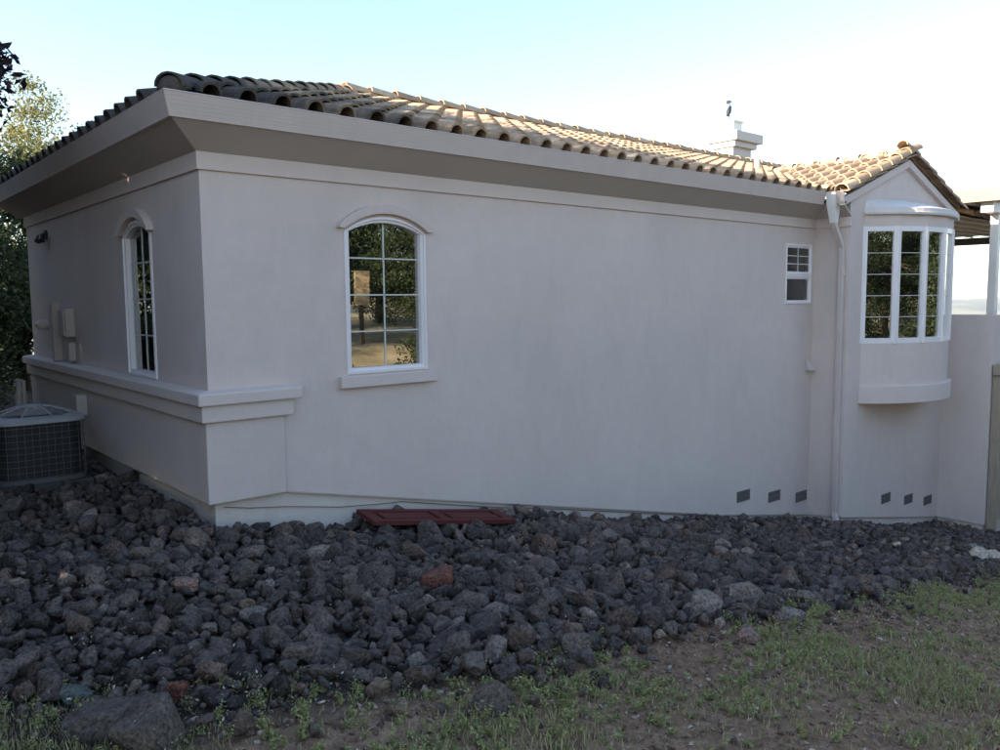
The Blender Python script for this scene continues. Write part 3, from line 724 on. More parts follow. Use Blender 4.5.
bm = bmesh.new(); bm.from_mesh(me); bmesh.ops.recalc_face_normals(bm, faces=bm.faces); bm.to_mesh(me); bm.free()
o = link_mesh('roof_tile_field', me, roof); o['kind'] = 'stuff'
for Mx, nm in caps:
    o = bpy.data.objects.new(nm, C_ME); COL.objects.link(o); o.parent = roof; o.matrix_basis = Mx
# plug the near end of the hip
m = MB(); c = Vector((-EAVE_O+0.045, -EAVE_O+0.045, EAVE_Z+0.045))
d = Vector((1, 1, SLOPE)).normalized(); x = d.cross(Vector((0, 0, 1))).normalized(); zz = x.cross(d)
rings = []
for t, r in ((-0.045, 0.02), (-0.035, 0.06), (-0.01, 0.092), (0.03, 0.106), (0.10, 0.110)):
    rings.append([c+d*(t-0.02)+x*(r*math.cos(math.pi*k/12))+zz*(r*0.95*math.sin(math.pi*k/12)-0.005) for k in range(13)])
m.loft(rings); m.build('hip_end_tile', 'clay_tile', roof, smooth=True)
# roof vent pipe near the valley
m = MB(); m.tube([(9.0, 1.1, zf(1.1)-0.05), (9.0, 1.1, zf(1.1)+0.26)], 0.05, 12); m.build('vent_pipe', 'utility_grey', roof)

# ---- chimney
CX0, CX1, CY0, CY1 = 13.46, 14.16, 4.5, 4.95
m = MB(); m.box(CX0, CX1, CY0, CY1, 1.5, 3.40); ch = m.build('chimney', 'chimney_paint', house, bevel=0.01)
m = MB(); m.box(CX0-0.06, CX1+0.10, CY0-0.08, CY1+0.08, 3.28, 3.40); m.build('chimney_band', 'chimney_paint', ch, bevel=0.01)
m = MB(); m.box(CX0-0.12, CX1+0.22, CY0-0.16, CY1+0.16, 3.402, 3.60); m.build('chimney_cap', 'chimney_paint', ch, bevel=0.01)
m = MB(); m.box(CX0+0.12, CX0+0.44, CY0+0.08, CY0+0.38, 3.60, 3.84); m.box(CX0+0.09, CX0+0.47, CY0+0.05, CY0+0.41, 3.84, 3.88); m.build('flue_cap', 'white_metal', ch)
VX, VYY = CX0+0.16, CY0+0.22
m = MB(); m.tube([(VX, VYY, 3.6), (VX, VYY, 4.30)], 0.010, 6); m.tube([(VX-0.07, VYY, 3.98), (VX-0.02, VYY, 4.08), (VX+0.03, VYY, 4.20)], [0.03, 0.055, 0.03], 8)
m.tube([(VX-0.07, VYY, 4.27), (VX+0.08, VYY, 4.31)], [0.045, 0.01], 6); m.build('weather_vane', 'dark_metal', ch)

# ------------------------------------------------------------------ garden wall, gate, patio cover
gw = thing('garden_wall', 'grey stucco garden wall stepping out from the house corner beside the gate', 'wall', (12.2, -0.9, -3.8))
m = MB(); m.box(12.066, 12.29, -1.235, WY+0.25, -3.71, -0.31); m.box(12.29, 15.6, -1.20, -0.98, -3.71, -0.33); m.build('wall_panel', 'stucco', gw, bevel=0.01)
m = MB(); m.box(12.10, 12.27, -1.205, WY, -5.2, -3.71); m.box(12.27, 15.6, -1.17, -1.0, -5.6, -3.71); m.build('wall_base', 'foundation', gw)
gate = thing('wooden_gate', 'weathered tan wooden gate at the right edge beside the garden wall', 'gate', (12.6, -1.3, -3.9))
m = MB(); m.box(12.13, 12.25, -1.36, -1.245, -4.0, -1.28); m.build('gate_post', 'gate_wood', gate, bevel=0.006)
m = MB(); m.box(12.10, 13.6, -1.37, -1.25, -1.27, -1.10); m.build('top_rail', 'gate_wood', gate, bevel=0.006)
for k in range(7):
    m = MB(); x = 12.29+k*0.15; m.box(x, x+0.138, -1.33, -1.30, -3.65, -1.30); m.build('board', 'gate_wood', gate, bevel=0.004)
m = MB(); m.box(12.36, 12.42, -1.36, -1.33, -2.62, -2.48); m.build('latch', 'dark_metal', gate)

pc = thing('patio_cover', 'tan flat patio cover on white posts behind the garden wall', 'patio cover', (14, 1, -3.8))
PSX = 13.53
PX0, PX1, PY0, PY1 = 13.0, 22.5, -0.98, 7.0
m = MB(); m.box(PX0, PX1, PY0, PY1, 1.62, 1.66); cover = m.build('cover_panel', 'patio_under', pc)
m = MB(); m.box(PX0-0.05, PX0-0.003, PY0-0.05, PY1, 1.57, 1.78); m.build('fascia', 'patio_tan', pc)
for k in range(17):
    y = PY0+0.2+k*0.45; m = MB(); m.box(PX0, PX1, y-0.012, y+0.012, 1.575, 1.618); m.build('rib', 'white_metal', pc)
m = MB(); m.box(PX1-0.1, PX1, PY0, PY1, 1.38, 1.572); m.build('beam', 'beam_dark', pc)
m = MB(); m.box(PSX, PSX+0.14, -0.76, -0.63, -4.2, 1.395); m.build('post', 'white_metal', pc, bevel=0.01)
m = MB(); m.box(PSX-0.38, PSX+1.6, -0.80, -0.60, 1.40, 1.572); m.build('post_beam', 'white_metal', pc, bevel=0.01)
m = MB(); m.box(22.34, 22.46, 6.2, 6.36, -6.0, 1.38); m.build('post', 'white_metal', pc, bevel=0.01)

# ------------------------------------------------------------------ condenser
AX0, AX1, AY0, AY1, AZ0, AZ1 = -1.06, -0.33, 2.05, 2.78, -1.58, -1.02
ac = thing('air_conditioner', 'dark caged air conditioning condenser with pale fan top beside the left wall', 'air conditioner', ((AX0+AX1)/2, (AY0+AY1)/2, AZ0))
def rrect(x0, x1, y0, y1, r, z, n=6):
    p = []
    for (cx, cy, a0) in ((x1-r, y1-r, 0), (x0+r, y1-r, 90), (x0+r, y0+r, 180), (x1-r, y0+r, 270)):
        for k in range(n+1): a = math.radians(a0+90*k/n); p.append((cx+r*math.cos(a), cy+r*math.sin(a), z))
    return p
m = MB(); m.box(AX0-0.02, AX1+0.02, AY0-0.03, AY1+0.02, AZ0-0.25, AZ0-0.004); m.build('pad', 'concrete_pad', ac, bevel=0.01)
m = MB(); m.loft([rrect(AX0+0.03, AX1-0.03, AY0+0.03, AY1-0.03, 0.13, AZ0), rrect(AX0+0.03, AX1-0.03, AY0+0.03, AY1-0.03, 0.13, AZ1-0.03)]); m.build('coil', 'ac_coil', ac)
m = MB(); m.loft([rrect(AX0-0.005, AX1+0.005, AY0-0.005, AY1+0.005, 0.16, AZ0), rrect(AX0-0.005, AX1+0.005, AY0-0.005, AY1+0.005, 0.16, AZ0+0.04)]); m.build('base_pan', 'ac_wire', ac)
m = MB()
for k in range(9):
    z = AZ0+0.05+(AZ1-AZ0-0.11)*k/8; p = rrect(AX0, AX1, AY0, AY1, 0.16, z); m.tube(p+[p[0]], 0.0026, 4, False)
loop = rrect(AX0, AX1, AY0, AY1, 0.16, 0, 3); per = []
for i in range(len(loop)):
    p, q = Vector(loop[i]), Vector(loop[(i+1) % len(loop)]); nseg = max(1, int((q-p).length/0.055))
    for k in range(nseg): per.append(p.lerp(q, k/nseg))
for p in per: m.tube([(p.x, p.y, AZ0+0.03), (p.x, p.y, AZ1-0.04)], 0.0026, 4, False)
m.build('cage', 'ac_wire', ac)
m = MB(); cxm, cym = (AX0+AX1)/2, (AY0+AY1)/2
outer = rrect(AX0-0.012, AX1+0.012, AY0-0.012, AY1+0.012, 0.17, AZ1-0.03)
outer2 = [(x, y, AZ1-0.002) for x, y, z in outer]
def circ(r, z): return [(cxm+r*math.cos(math.atan2(y-cym, x-cxm)), cym+r*math.sin(math.atan2(y-cym, x-cxm)), z) for x, y, _ in outer]
m.loft([outer, outer2, [(cxm+(x-cxm)*0.97, cym+(y-cym)*0.97, AZ1+0.006) for x, y, z in outer], circ(0.325, AZ1+0.022), circ(0.310, AZ1+0.022), circ(0.305, AZ1-0.02)], cap=False)
m.build('lid', 'ac_lid', ac)
m = MB()
def dome(r): return AZ1+0.022+0.075*(1-(r/0.315)**2)
for r in (0.10, 0.135, 0.17, 0.205, 0.24, 0.275, 0.305): m.tube([(cxm+r*math.cos(t*math.pi/14), cym+r*math.sin(t*math.pi/14), dome(r)) for t in range(29)], 0.0028, 4, False)
for k in range(8):
    a = k*math.pi/4+0.3; m.tube([(cxm+r*math.cos(a), cym+r*math.sin(a), dome(r)+0.003) for r in (0.07, 0.15, 0.23, 0.315)], 0.008, 5)
m.tube([(cxm, cym, dome(0.08)), (cxm, cym, dome(0.0)+0.008)], [0.085, 0.07], 16); m.build('fan_guard', 'ac_lid', ac)
m = MB()
for k in range(4):
    a = k*math.pi/2; ca, sa = math.cos(a), math.sin(a)
    def P(u, v, z): return (cxm+ca*u-sa*v, cym+sa*u+ca*v, z)
    v = [P(0.05, -0.03, AZ1-0.06), P(0.24, -0.09, AZ1-0.08), P(0.24, 0.09, AZ1-0.02), P(0.05, 0.04, AZ1-0.03)]
    m.add(v+[(x, y, z-0.004) for x, y, z in v], [(0, 1, 2, 3), (7, 6, 5, 4), (0, 4, 5, 1), (1, 5, 6, 2), (2, 6, 7, 3), (3, 7, 4, 0)])
m.build('fan', 'dark_metal', ac)

# ------------------------------------------------------------------ rocks
def ico(sub):
    bm = bmesh.new(); bmesh.ops.create_icosphere(bm, subdivisions=sub, radius=1.0); bm.verts.ensure_lookup_table()
    V = np.array([v.co[:] for v in bm.verts]); F = np.array([[v.index for v in f.verts] for f in bm.faces]); bm.free(); return V, F
rng = np.random.default_rng(11)
def rock_shape(V, rg, flat=0.7):
    V = V.copy()
    for k in range(11):
        n = rg.normal(size=3); n /= np.linalg.norm(n); d = rg.uniform(0.36, 0.66)
        s = V@n; ex = np.clip(s-d, 0, None); V -= np.outer(ex*0.985, n)
    ph = rg.uniform(0, 6, 6)
    nz = np.sin(V@rg.normal(size=3)*4+ph[0])*np.sin(V@rg.normal(size=3)*4+ph[1]) + 0.5*np.sin(V@rg.normal(size=3)*9+ph[2])
    V *= (1+0.035*nz+0.03*rg.normal(size=len(V)))[:, None]
    V *= np.array([1.0, rg.uniform(0.55, 0.95), rg.uniform(0.45, flat)])
    return V/np.abs(V[:, 0]).max()
I3 = ico(3)
NVAR = 18
def hull_rock(seed, npts, bevel):
    rg = np.random.default_rng(seed); P = rg.normal(size=(npts, 3)); P /= np.linalg.norm(P, axis=1)[:, None]
    P = np.sign(P)*np.abs(P)**rg.uniform(0.55, 1.0)          # some blocky, some rounder
    P *= rg.uniform(0.8, 1.0, npts)[:, None]; P *= np.array([1.0, rg.uniform(0.55, 0.95), rg.uniform(0.42, 0.8)])
    bm = bmesh.new(); vs = [bm.verts.new(p) for p in P]; r = bmesh.ops.convex_hull(bm, input=vs)
    bmesh.ops.delete(bm, geom=list({g for g in r['geom_interior']+r['geom_unused'] if isinstance(g, bmesh.types.BMVert)}), context='VERTS')
    bmesh.ops.dissolve_limit(bm, angle_limit=0.22, verts=bm.verts[:], edges=bm.edges[:])
    if bevel:
        bmesh.ops.bevel(bm, geom=bm.edges[:]+bm.verts[:], offset=bevel, segments=2, profile=0.6, affect='EDGES', clamp_overlap=True)
        bmesh.ops.triangulate(bm, faces=bm.faces[:])
        bmesh.ops.subdivide_edges(bm, edges=[e for e in bm.edges if e.calc_length() > 0.45], cuts=1)
    bmesh.ops.triangulate(bm, faces=bm.faces[:]); bm.verts.ensure_lookup_table(); bm.verts.index_update()
    V = np.array([v.co[:] for v in bm.verts]); F = np.array([[v.index for v in f.verts] for f in bm.faces]); bm.free()
    if bevel: V = V*(1+0.022*rg.normal(size=len(V)))[:, None]
    V = V-(V.max(0)+V.min(0))/2
    return V/np.abs(V[:, 0]).max(), F
HI = [hull_rock(100+k, 15+k % 9, 0.05) for k in range(NVAR)]
LO = [hull_rock(100+k, 12+k % 5, 0.0) for k in range(NVAR)]
HIM = [np_mesh('lava_rock', V, F, 'lava_rock') for V, F in HI]
def rotm(rg, tilt=0.5):
    a = rg.uniform(0, 2*math.pi); b, c = rg.normal(0, tilt, 2)
    return np.array(Euler((b, c, a)).to_matrix())
def project(P):
    d = P-np.array(CAM); zc = d@np.array(fw); return 500+FPX*(d@np.array(rt2))/zc, 375-FPX*(d@np.array(up2))/zc, zc
BEX = [-1.9, -1.72, -1.41, -1.18, -0.74, -0.33, 0.17, 0.71, 1.54, 2.71, 4.58, 7.16, 12]
BEY = [-1.9, -2.05, -2.37, -2.66, -2.85, -3.00, -3.10, -3.24, -3.26, -3.22, -3.08, -3.0, -2.9]
def bed_edge(x): return np.interp(x, BEX, BEY) + 0.14 - 0.05*np.sin(2.9*x+1) - 0.04*np.sin(6.3*x)
def in_bed(x, y, r):
    if y > -0.04 and x > -0.02: return False
    if x > L-0.05 and y > WY-0.02 : return False
    if x > 12.05 and y > -1.42: return False
    if y < bed_edge(x)+0.07*rng.normal(): return False
    if x < 0.02 and y > -0.03 and x > -0.03-r*0.4: return False
    if AX0-0.1 < x < AX1+0.08 and AY0-0.08 < y < AY1+0.1: return False
    return True
big, small, rocks = {}, {}, []
def try_add(x, y, r, sepf):
    for grid, cs in ((big, 0.3), (small, 0.12)):
        if grid is small and r > 0.055: continue
        ci, cj = int(math.floor(x/cs)), int(math.floor(y/cs))
        for i in range(ci-1, ci+2):
            for j in range(cj-1, cj+2):
                for (x2, y2, r2) in grid.get((i, j), ()):
                    if (x-x2)**2+(y-y2)**2 < (sepf*(r+r2))**2: return False
    grid, cs = (big, 0.3) if r > 0.055 else (small, 0.12)
    grid.setdefault((int(math.floor(x/cs)), int(math.floor(y/cs))), []).append((x, y, r)); rocks.append((x, y, r)); return True
special = [  # px, py, width px, material, label, aspect
    (437, 588, 34, 'rock_red', 'brick red lava rock in the middle of the rock bed', 0.85),
    (186, 592, 30, 'rock_pink', 'pale pink stone lying left of centre in the rock bed', 0.6),
    (78, 699, 30, 'rock_teal', 'blue grey squarish stone at the grass edge, lower left', 0.8),
    (178, 699, 24, 'rock_red', 'small maroon rock beside the flat slab at lower left', 0.9),
    (118, 718, 105, 'rock_boulder', 'wide flat slab half buried in grass at lower left', 0.32),
    (146, 738, 72, 'rock_boulder', 'pale speckled boulder in front of the flat slab at lower left', 0.8),
    (399, 712, 24, 'rock_tan', 'tan wedge stone lying in the grass just off the rock bed', 0.7),
    (379, 689, 24, 'rock_tan', 'rounded brown stone above the tan wedge stone', 0.75),
    (417, 669, 24, 'rock_grey', 'pale grey block at the front edge of the rock bed', 0.7),
    (456, 658, 30, 'rock_boulder', 'dark upright slab leaning at the front edge of the rock bed', 1.2),
    (492, 704, 40, 'rock_boulder', 'round dark boulder sitting alone in the weeds', 0.9),
    (576, 652, 32, 'rock_boulder', 'dark blocky rock standing at the bed edge near centre', 1.0),
    (748, 638, 26, 'rock_pink', 'brownish pink rock lying in weeds right of centre', 0.7),
    (704, 612, 34, 'rock_grey', 'large grey rock at the bed edge right of centre', 0.9),
    (255, 622, 26, 'rock_grey', 'pale grey rock beside a small tan one, left of centre', 0.6),
    (248, 613, 18, 'rock_tan', 'small tan rock touching a pale grey one, left of centre', 0.8),
    (790, 616, 30, 'rock_grey', 'long grey rock at the front of the bed on the right', 0.5),
    (980, 559, 22, 'rock_pale_and_sunlit', 'stone near the gate foot, coloured cream in place of sunlight', 0.8),
    (994, 560, 18, 'rock_pale_and_sunlit', 'stone at the right picture edge by the gate, coloured cream in place of sunlight', 0.8),
    (352, 522, 24, 'rock_boulder', 'dark rock against the wall at the left end of the red panel', 1.0),
    (215, 528, 20, 'rock_tan', 'brownish rock against the foot of the wall corner', 0.9),
    (897, 548, 10, 'rock_pale_and_sunlit', 'tiny white stone in the bed below the bay window', 0.6),
]
SPEC = []
for (px, py, w, mt, lab, asp) in special:
    P = hit_ground(px, py+w*0.2*asp); dist = (P-CAM).dot(fw); r = 0.5*w/FPX*dist
    SPEC.append((P.x, P.y, r, mt, lab, asp)); big.setdefault((int(math.floor(P.x/0.3)), int(math.floor(P.y/0.3))), []).append((P.x, P.y, r*0.8))
def scatter(n, r0, r1, sep, xr=(-2.6, 12.3), yr=(-3.6, 5.5)):
    for _ in range(n):
        x = rng.uniform(*xr); y = rng.uniform(yr[0], 0.0) if x > 0.1 else rng.uniform(*yr); r = rng.uniform(r0, r1)
        r *= 1-0.30*float(smooth01(2.0, 6.5, x))
        if in_bed(x, y, r): try_add(x, y, r, sep)
scatter(260, 0.085, 0.125, 0.95); scatter(4500, 0.055, 0.085, 0.80); scatter(46000, 0.032, 0.055, 0.72); scatter(70000, 0.018, 0.032, 0.74)
scatter(14000, 0.04, 0.085, 0.74, (3.5, 12.3), (-3.6, 0)); scatter(50000, 0.025, 0.05, 0.72, (3.5, 12.3), (-3.6, 0))
# strays on the soil in front
for _ in range(260):
    x = rng.uniform(-2, 9); y = bed_edge(x)-abs(rng.normal(0, 0.22)); r = rng.uniform(0.012, 0.04)
    try_add(x, y, r, 1.0)
RK = []
for (x, y, r) in rocks:
    near_wall = max(0.0, 1.0-abs(y)/0.5) if x > 0 else 0.0
    g = float(gh(x, y))
    pile = 0.0
    if x < 0.6 and -0.9 < y < 1.6: pile = 0.10*max(0, 1-abs(x+0.15)/0.8)*max(0, 1-abs(y-0.3)/1.3)
    P = np.array([x, y, g+pile+r*(0.25+0.35*rng.random())+0.045*rng.random()**2*(r<0.085)])
    px, py, zc = project(P)
    vis = zc > 0.5 and -40 < px < 1040 and py < 790
    RK.append((P, r, px, py, zc, vis))
order = sorted(range(len(RK)), key=lambda i: -(RK[i][1]/RK[i][4] if (RK[i][5] and 3 < RK[i][2] < 997 and RK[i][3] < 748) else 0))
top = set(order[:300])
def rock_label(px, py, r):
    size = 'large' if r > 0.085 else 'mid sized' if r > 0.062 else 'small'
    edge = py > 735-0.16*px                     # close to the grass
    if px < 130 and py < 590: where = 'in front of the condenser'
    elif px < 330 and py < 575: where = 'heaped at the foot of the wall corner'
    elif px < 560 and py < 575: where = 'just in front of the red shutter'
    elif py < 575: where = 'below the long wall right of the red shutter'
    elif px < 180: where = 'by the grass at lower left' if py > 660 else 'in the left of the bed below the condenser'
    elif px < 330: where = 'by the grass below the wall corner' if edge else 'mid bed below the wall corner'
    elif px < 480: where = 'by the grass below the arched window' if edge else 'mid bed below the arched window'
    elif px < 650: where = 'by the grass right of the arched window' if edge else 'mid bed right of the arched window'
    else: where = 'by the grass towards the bay window' if edge else 'mid bed towards the bay window'
    return f'{size} dark lava rock lying {where}'
bigV, bigF, nb = [], [], 0; ROCKSTAT = (len(RK),)
for i, (P, r, px, py, zc, vis) in enumerate(RK):
    k = int(rng.integers(NVAR)); Rm = rotm(rng); sz = r*np.array([1.12, 1.12, 1.12+0.2*rng.random()])
    if i in top:
        o = bpy.data.objects.new('lava_rock', HIM[k]); COL.objects.link(o); o.location = P
        o.rotation_euler = Matrix(Rm.tolist()).to_euler(); o.scale = sz
        tag(o, rock_label(px, py, r), 'rock', 'lava rocks in the bed along the house')
    elif vis or True:
        if not vis and zc < 0: continue
        if r*FPX/max(zc, 0.5) > 7: V, F = HI[k]
        else: V, F = LO[k]
        bigV.append((V*sz)@Rm.T+P); bigF.append(F+nb); nb += len(V)
o = link_mesh('lava_rock_bed', np_mesh('lava_rock_bed', np.concatenate(bigV), np.concatenate(bigF), 'lava_rock'))
tag(o, 'bed of small dark lava rocks filling in along the foot of the house', 'rock bed', kind='stuff')
for j, (x, y, r, mt, lab, asp) in enumerate(SPEC):
    rg = np.random.default_rng(500+j); V, FF = hull_rock(500+j, 20, 0.06); V[:, 1] *= 0.8/max(np.abs(V[:, 1]).max(), .3); V[:, 2] *= asp/max(np.abs(V[:, 2]).max(), 1e-3)
    Rz = np.array(Euler((rg.normal(0, .12), rg.normal(0, .12), rg.uniform(-0.4, 0.4)+(-YAW))).to_matrix()); V = (V*r)@Rz.T
    o = link_mesh('boulder' if r > 0.12 else 'rock', np_mesh('rock', V, FF, mt))
    zmin = V[:, 2].min(); o.location = (x, y, float(gh(x, y))-zmin*0.55+ (0.03 if y > bed_edge(x) else 0.0)); tag(o, lab, 'rock')

# gravel and chips on the soil
def gravel():
    Vs, Fs, nv_ = [], [], 0
    for _ in range(11000):
        x = rng.uniform(-2.4, 9.5); y = bed_edge(x)+0.25-abs(rng.normal(0, 0.9)) if rng.random() < 0.75 else rng.uniform(-5.6, -3.0)
        if x > 4 and rng.random() < 0.35: y = bed_edge(x)+rng.normal(-0.1, 0.18)
        r = 0.004+0.014*rng.random()**2.5; k = int(rng.integers(NVAR)); V = (LO[k][0]*r)@rotm(rng).T+np.array([x, y, float(gh(x, y))+r*0.3])
        Vs.append(V); Fs.append(LO[k][1]+nv_); nv_ += len(V)
    o = link_mesh('gravel', np_mesh('gravel', np.concatenate(Vs), np.concatenate(Fs), 'pebble'))
    tag(o, 'loose brown and pale gravel chips scattered over the bare soil', 'gravel', kind='stuff')
gravel()

# ------------------------------------------------------------------ red panelled board lying on the rocks
def red_panel():
    c = [Vector((1.28, -0.10, -1.80)), Vector((1.06, -0.42, -1.845)), Vector((2.60, -0.62, -2.095)), Vector((2.78, -0.22, -2.06))]
    return c
rp = thing('red_shutter', 'dark red panelled shutter lying flat on the rocks against the wall', 'shutter', (1.9, -0.3, -1.98))
c0 = Vector((1.13, -0.43, -1.80)); c1 = Vector((2.54, -0.57, -2.02)); wv = Vector((0.05, 0.36, 0.02))
def pbox(name, u0, u1, v0, v1, h0, h1, bev=0.004):
    ux = (c1-c0); nrm = ux.cross(wv).normalized(); 
    if nrm.z < 0: nrm = -nrm
    m = MB(); P = lambda u, v, h: tuple(c0+ux*u+wv*v+nrm*h)
    m.add([P(u0, v0, h0), P(u1, v0, h0), P(u1, v1, h0), P(u0, v1, h0), P(u0, v0, h1), P(u1, v0, h1), P(u1, v1, h1), P(u0, v1, h1)],
          [(3, 2, 1, 0), (4, 5, 6, 7), (0, 1, 5, 4), (1, 2, 6, 5), (2, 3, 7, 6), (3, 0, 4, 7)]); m.build(name, 'red_paint_wood', rp, bevel=bev)
pbox('stile', 0, 1, 0, 0.16, 0, 0.04); pbox('stile', 0, 1, 0.84, 1, 0, 0.04)
for a, b in ((0, 0.07), (0.47, 0.53), (0.93, 1.0)): pbox('rail', a, b, 0.161, 0.839, 0.001, 0.0385)
for a, b in ((0.071, 0.469), (0.531, 0.929)):
    pbox('panel', a, b, 0.161, 0.839, 0.004, 0.022); pbox('raised_panel', a+0.03, b-0.03, 0.27, 0.73, 0.022, 0.036, 0.006)

# cable along the stem wall
m = MB(); pts = []
for (px, py) in ((224, 507), (250, 508), (287, 506.5), (340, 507), (385, 503.5), (402, 501.5), (440, 504), (500, 507.5), (560, 509), (640, 513), (720, 516.5)):
    d = ray(px, py); t = (0.018-CAM.y)/d.y; pts.append(CAM+d*t)
m.tube(pts, 0.0035, 6); tag(m.build('cable', 'cable_black'), 'thin dark cable running along the base of the long stucco wall', 'cable')

# ------------------------------------------------------------------ vegetation
def leaf_quads(rg, centres, L0, L1, wfrac=0.45, droop=0.0):
    n = len(centres); d = rg.normal(size=(n, 3)); d[:, 2] -= droop; d /= np.linalg.norm(d, axis=1)[:, None]
    s = np.cross(d, rg.normal(size=(n, 3))); s /= np.linalg.norm(s, axis=1)[:, None]
    ln = rg.uniform(L0, L1, n)[:, None]; w = ln*wfrac*0.5
    nn = np.cross(d, s)*ln*0.12
    V = np.stack([centres-d*ln*0.5, centres-d*ln*0.02+s*w+nn, centres+d*ln*0.5, centres-d*ln*0.02-s*w+nn], 1).reshape(-1, 3)
    F = np.arange(4*n).reshape(n, 4); return V, F
def crown(rg, c, rad, nclump, nleaf, L0, L1, cr, shell=0.45, droop=0.0, squash=0.7):
    c = np.array(c); u = rg.normal(size=(nclump, 3)); u /= np.linalg.norm(u, axis=1)[:, None]
    rr = (shell+(1-shell)*rg.random(nclump)**0.6)[:, None]
    lump = (1+0.18*np.sin(u[:, :1]*3+1)+0.15*np.sin(u[:, 1:2]*4+u[:, 2:]*3))
    cc = c+u*rr*lump*np.array(rad)
    sizes = cr*rg.uniform(0.6, 1.3, nclump)
    idx = rg.integers(0, nclump, nleaf); off = rg.normal(size=(nleaf, 3)); off /= np.linalg.norm(off, axis=1)[:, None]
    off *= (rg.random(nleaf)**0.5)[:, None]*sizes[idx][:, None]*np.array([1, 1, squash])
    return leaf_quads(rg, cc[idx]+off, L0, L1, droop=droop), cc
def limbs(base, top, ends, r0, rg):
    m = MB(); base, top = Vector(base), Vector(top); k = 6
    pts = [base.lerp(top, i/k)+Vector((rg.normal(0, .06), rg.normal(0, .06), 0))*(1 if 0 < i else 0) for i in range(k+1)]
    m.tube(pts, [r0*(1-0.6*i/k) for i in range(k+1)], 10)
    for e_ in ends:
        e_ = Vector(e_); s = pts[int(rg.integers(2, k+1))]; mid = s.lerp(e_, 0.5)+Vector((rg.normal(0, .1), rg.normal(0, .1), 0.15))
        m.tube([s, mid, e_], [r0*0.32, r0*0.2, r0*0.06], 6)
    return m
def tree(name, label, cat, base, trunk_top, c, rad, nclump, nleaf, L0, L1, cr, leafmat, r0, seed, shell=0.45, droop=0.0, group=None, squash=0.7):
    rg = np.random.default_rng(seed); t = thing(name, label, cat, base, group)
    (V, F), cc = crown(rg, c, rad, nclump, nleaf, L0, L1, cr, shell, droop, squash)
    link_mesh('crown', np_mesh('crown', V, F, leafmat), t)
    ends = cc[:: max(1, nclump//16)]
    limbs(base, trunk_top, ends, r0, rg).build('trunk', 'bark', t, smooth=True); return t
def gz(x, y): return float(gh(x, y))
# seen in the picture, left, plus a purple tree added for shade
tree('feathery_tree', 'airy sunlit yellow green tree rising behind the left eave', 'tree', (0.2, 16, gz(.2, 16)), (0.8, 16, 2.6), (1.15, 16, 2.75), (2.9, 2.6, 2.1), 150, 42000, 0.05, 0.11, 0.55, 'leaf_light', 0.16, 31, 0.35, 0.2)
tree('purple_leaf_tree', 'dark purple leaved tree overhanging the left edge of the picture', 'tree', (-3.3, 2.6, gz(-3.3, 2.6)), (-3.1, 2.4, 2.2), (-2.42, 2.4, 2.45), (1.95, 2.1, 1.95), 130, 38000, 0.06, 0.12, 0.42, 'leaf_purple', 0.13, 32, 0.3)
tree('tall_shrub', 'dense dark shrub filling the gap behind the far end of the left wall', 'shrub', (-0.9, 9.2, gz(-.9, 9.2)), (-0.9, 9.2, 0.3), (-0.9, 9.2, 0.1), (1.7, 1.3, 1.9), 110, 26000, 0.06, 0.12, 0.42, 'leaf_dark', 0.08, 33, 0.3)
tree('broad_tree', 'dark leafy tree under the far left eave, sun speckled behind the shrub', 'tree', (-1.4, 13.0, gz(-1.4, 13)), (-1.3, 13.0, 1.6), (-0.9, 13.0, 2.0), (2.4, 1.8, 1.7), 90, 15000, 0.08, 0.15, 0.5, 'leaf_dark', 0.14, 34, 0.35)
tree('low_shrub', 'low near black shrub behind the condenser at the left edge', 'shrub', (-1.15, 5.6, gz(-1.15, 5.6)), (-1.1, 5.6, -0.9), (-1.2, 5.6, -0.95), (0.75, 0.8, 0.75), 60, 11000, 0.04, 0.09, 0.26, 'leaf_dark', 0.05, 35, 0.3)
bk = tree('back_hedge_tree', 'dense dark tree closing the view under the left eave', 'tree', (-2.6, 12.2, gz(-2.6, 12.2)), (-2.6, 12.2, 0.8), (-2.6, 12.2, 0.9), (2.2, 1.6, 2.2), 110, 20000, 0.09, 0.18, 0.5, 'leaf_dark', 0.12, 44, 0.25, group='dense trees behind the left end of the house')
BACK = ((-6.0, 13.0, 1.1, 1.0, 'dense dark tree at the far left behind the house'), (0.9, 11.5, 0.95, 2.0, 'dense dark tree hidden mostly behind the left wall'))
tree('purple_leaf_tree', 'added purple leaved tree shading the far end of the left wall', 'tree', (-2.9, 6.0, gz(-2.9, 6)), (-2.8, 6.0, 2.0), (-2.5, 6.0, 2.3), (1.5, 1.7, 1.7), 100, 15000, 0.06, 0.12, 0.42, 'leaf_purple', 0.12, 47, 0.25)  # added mostly out of view to darken the far end of the left wall
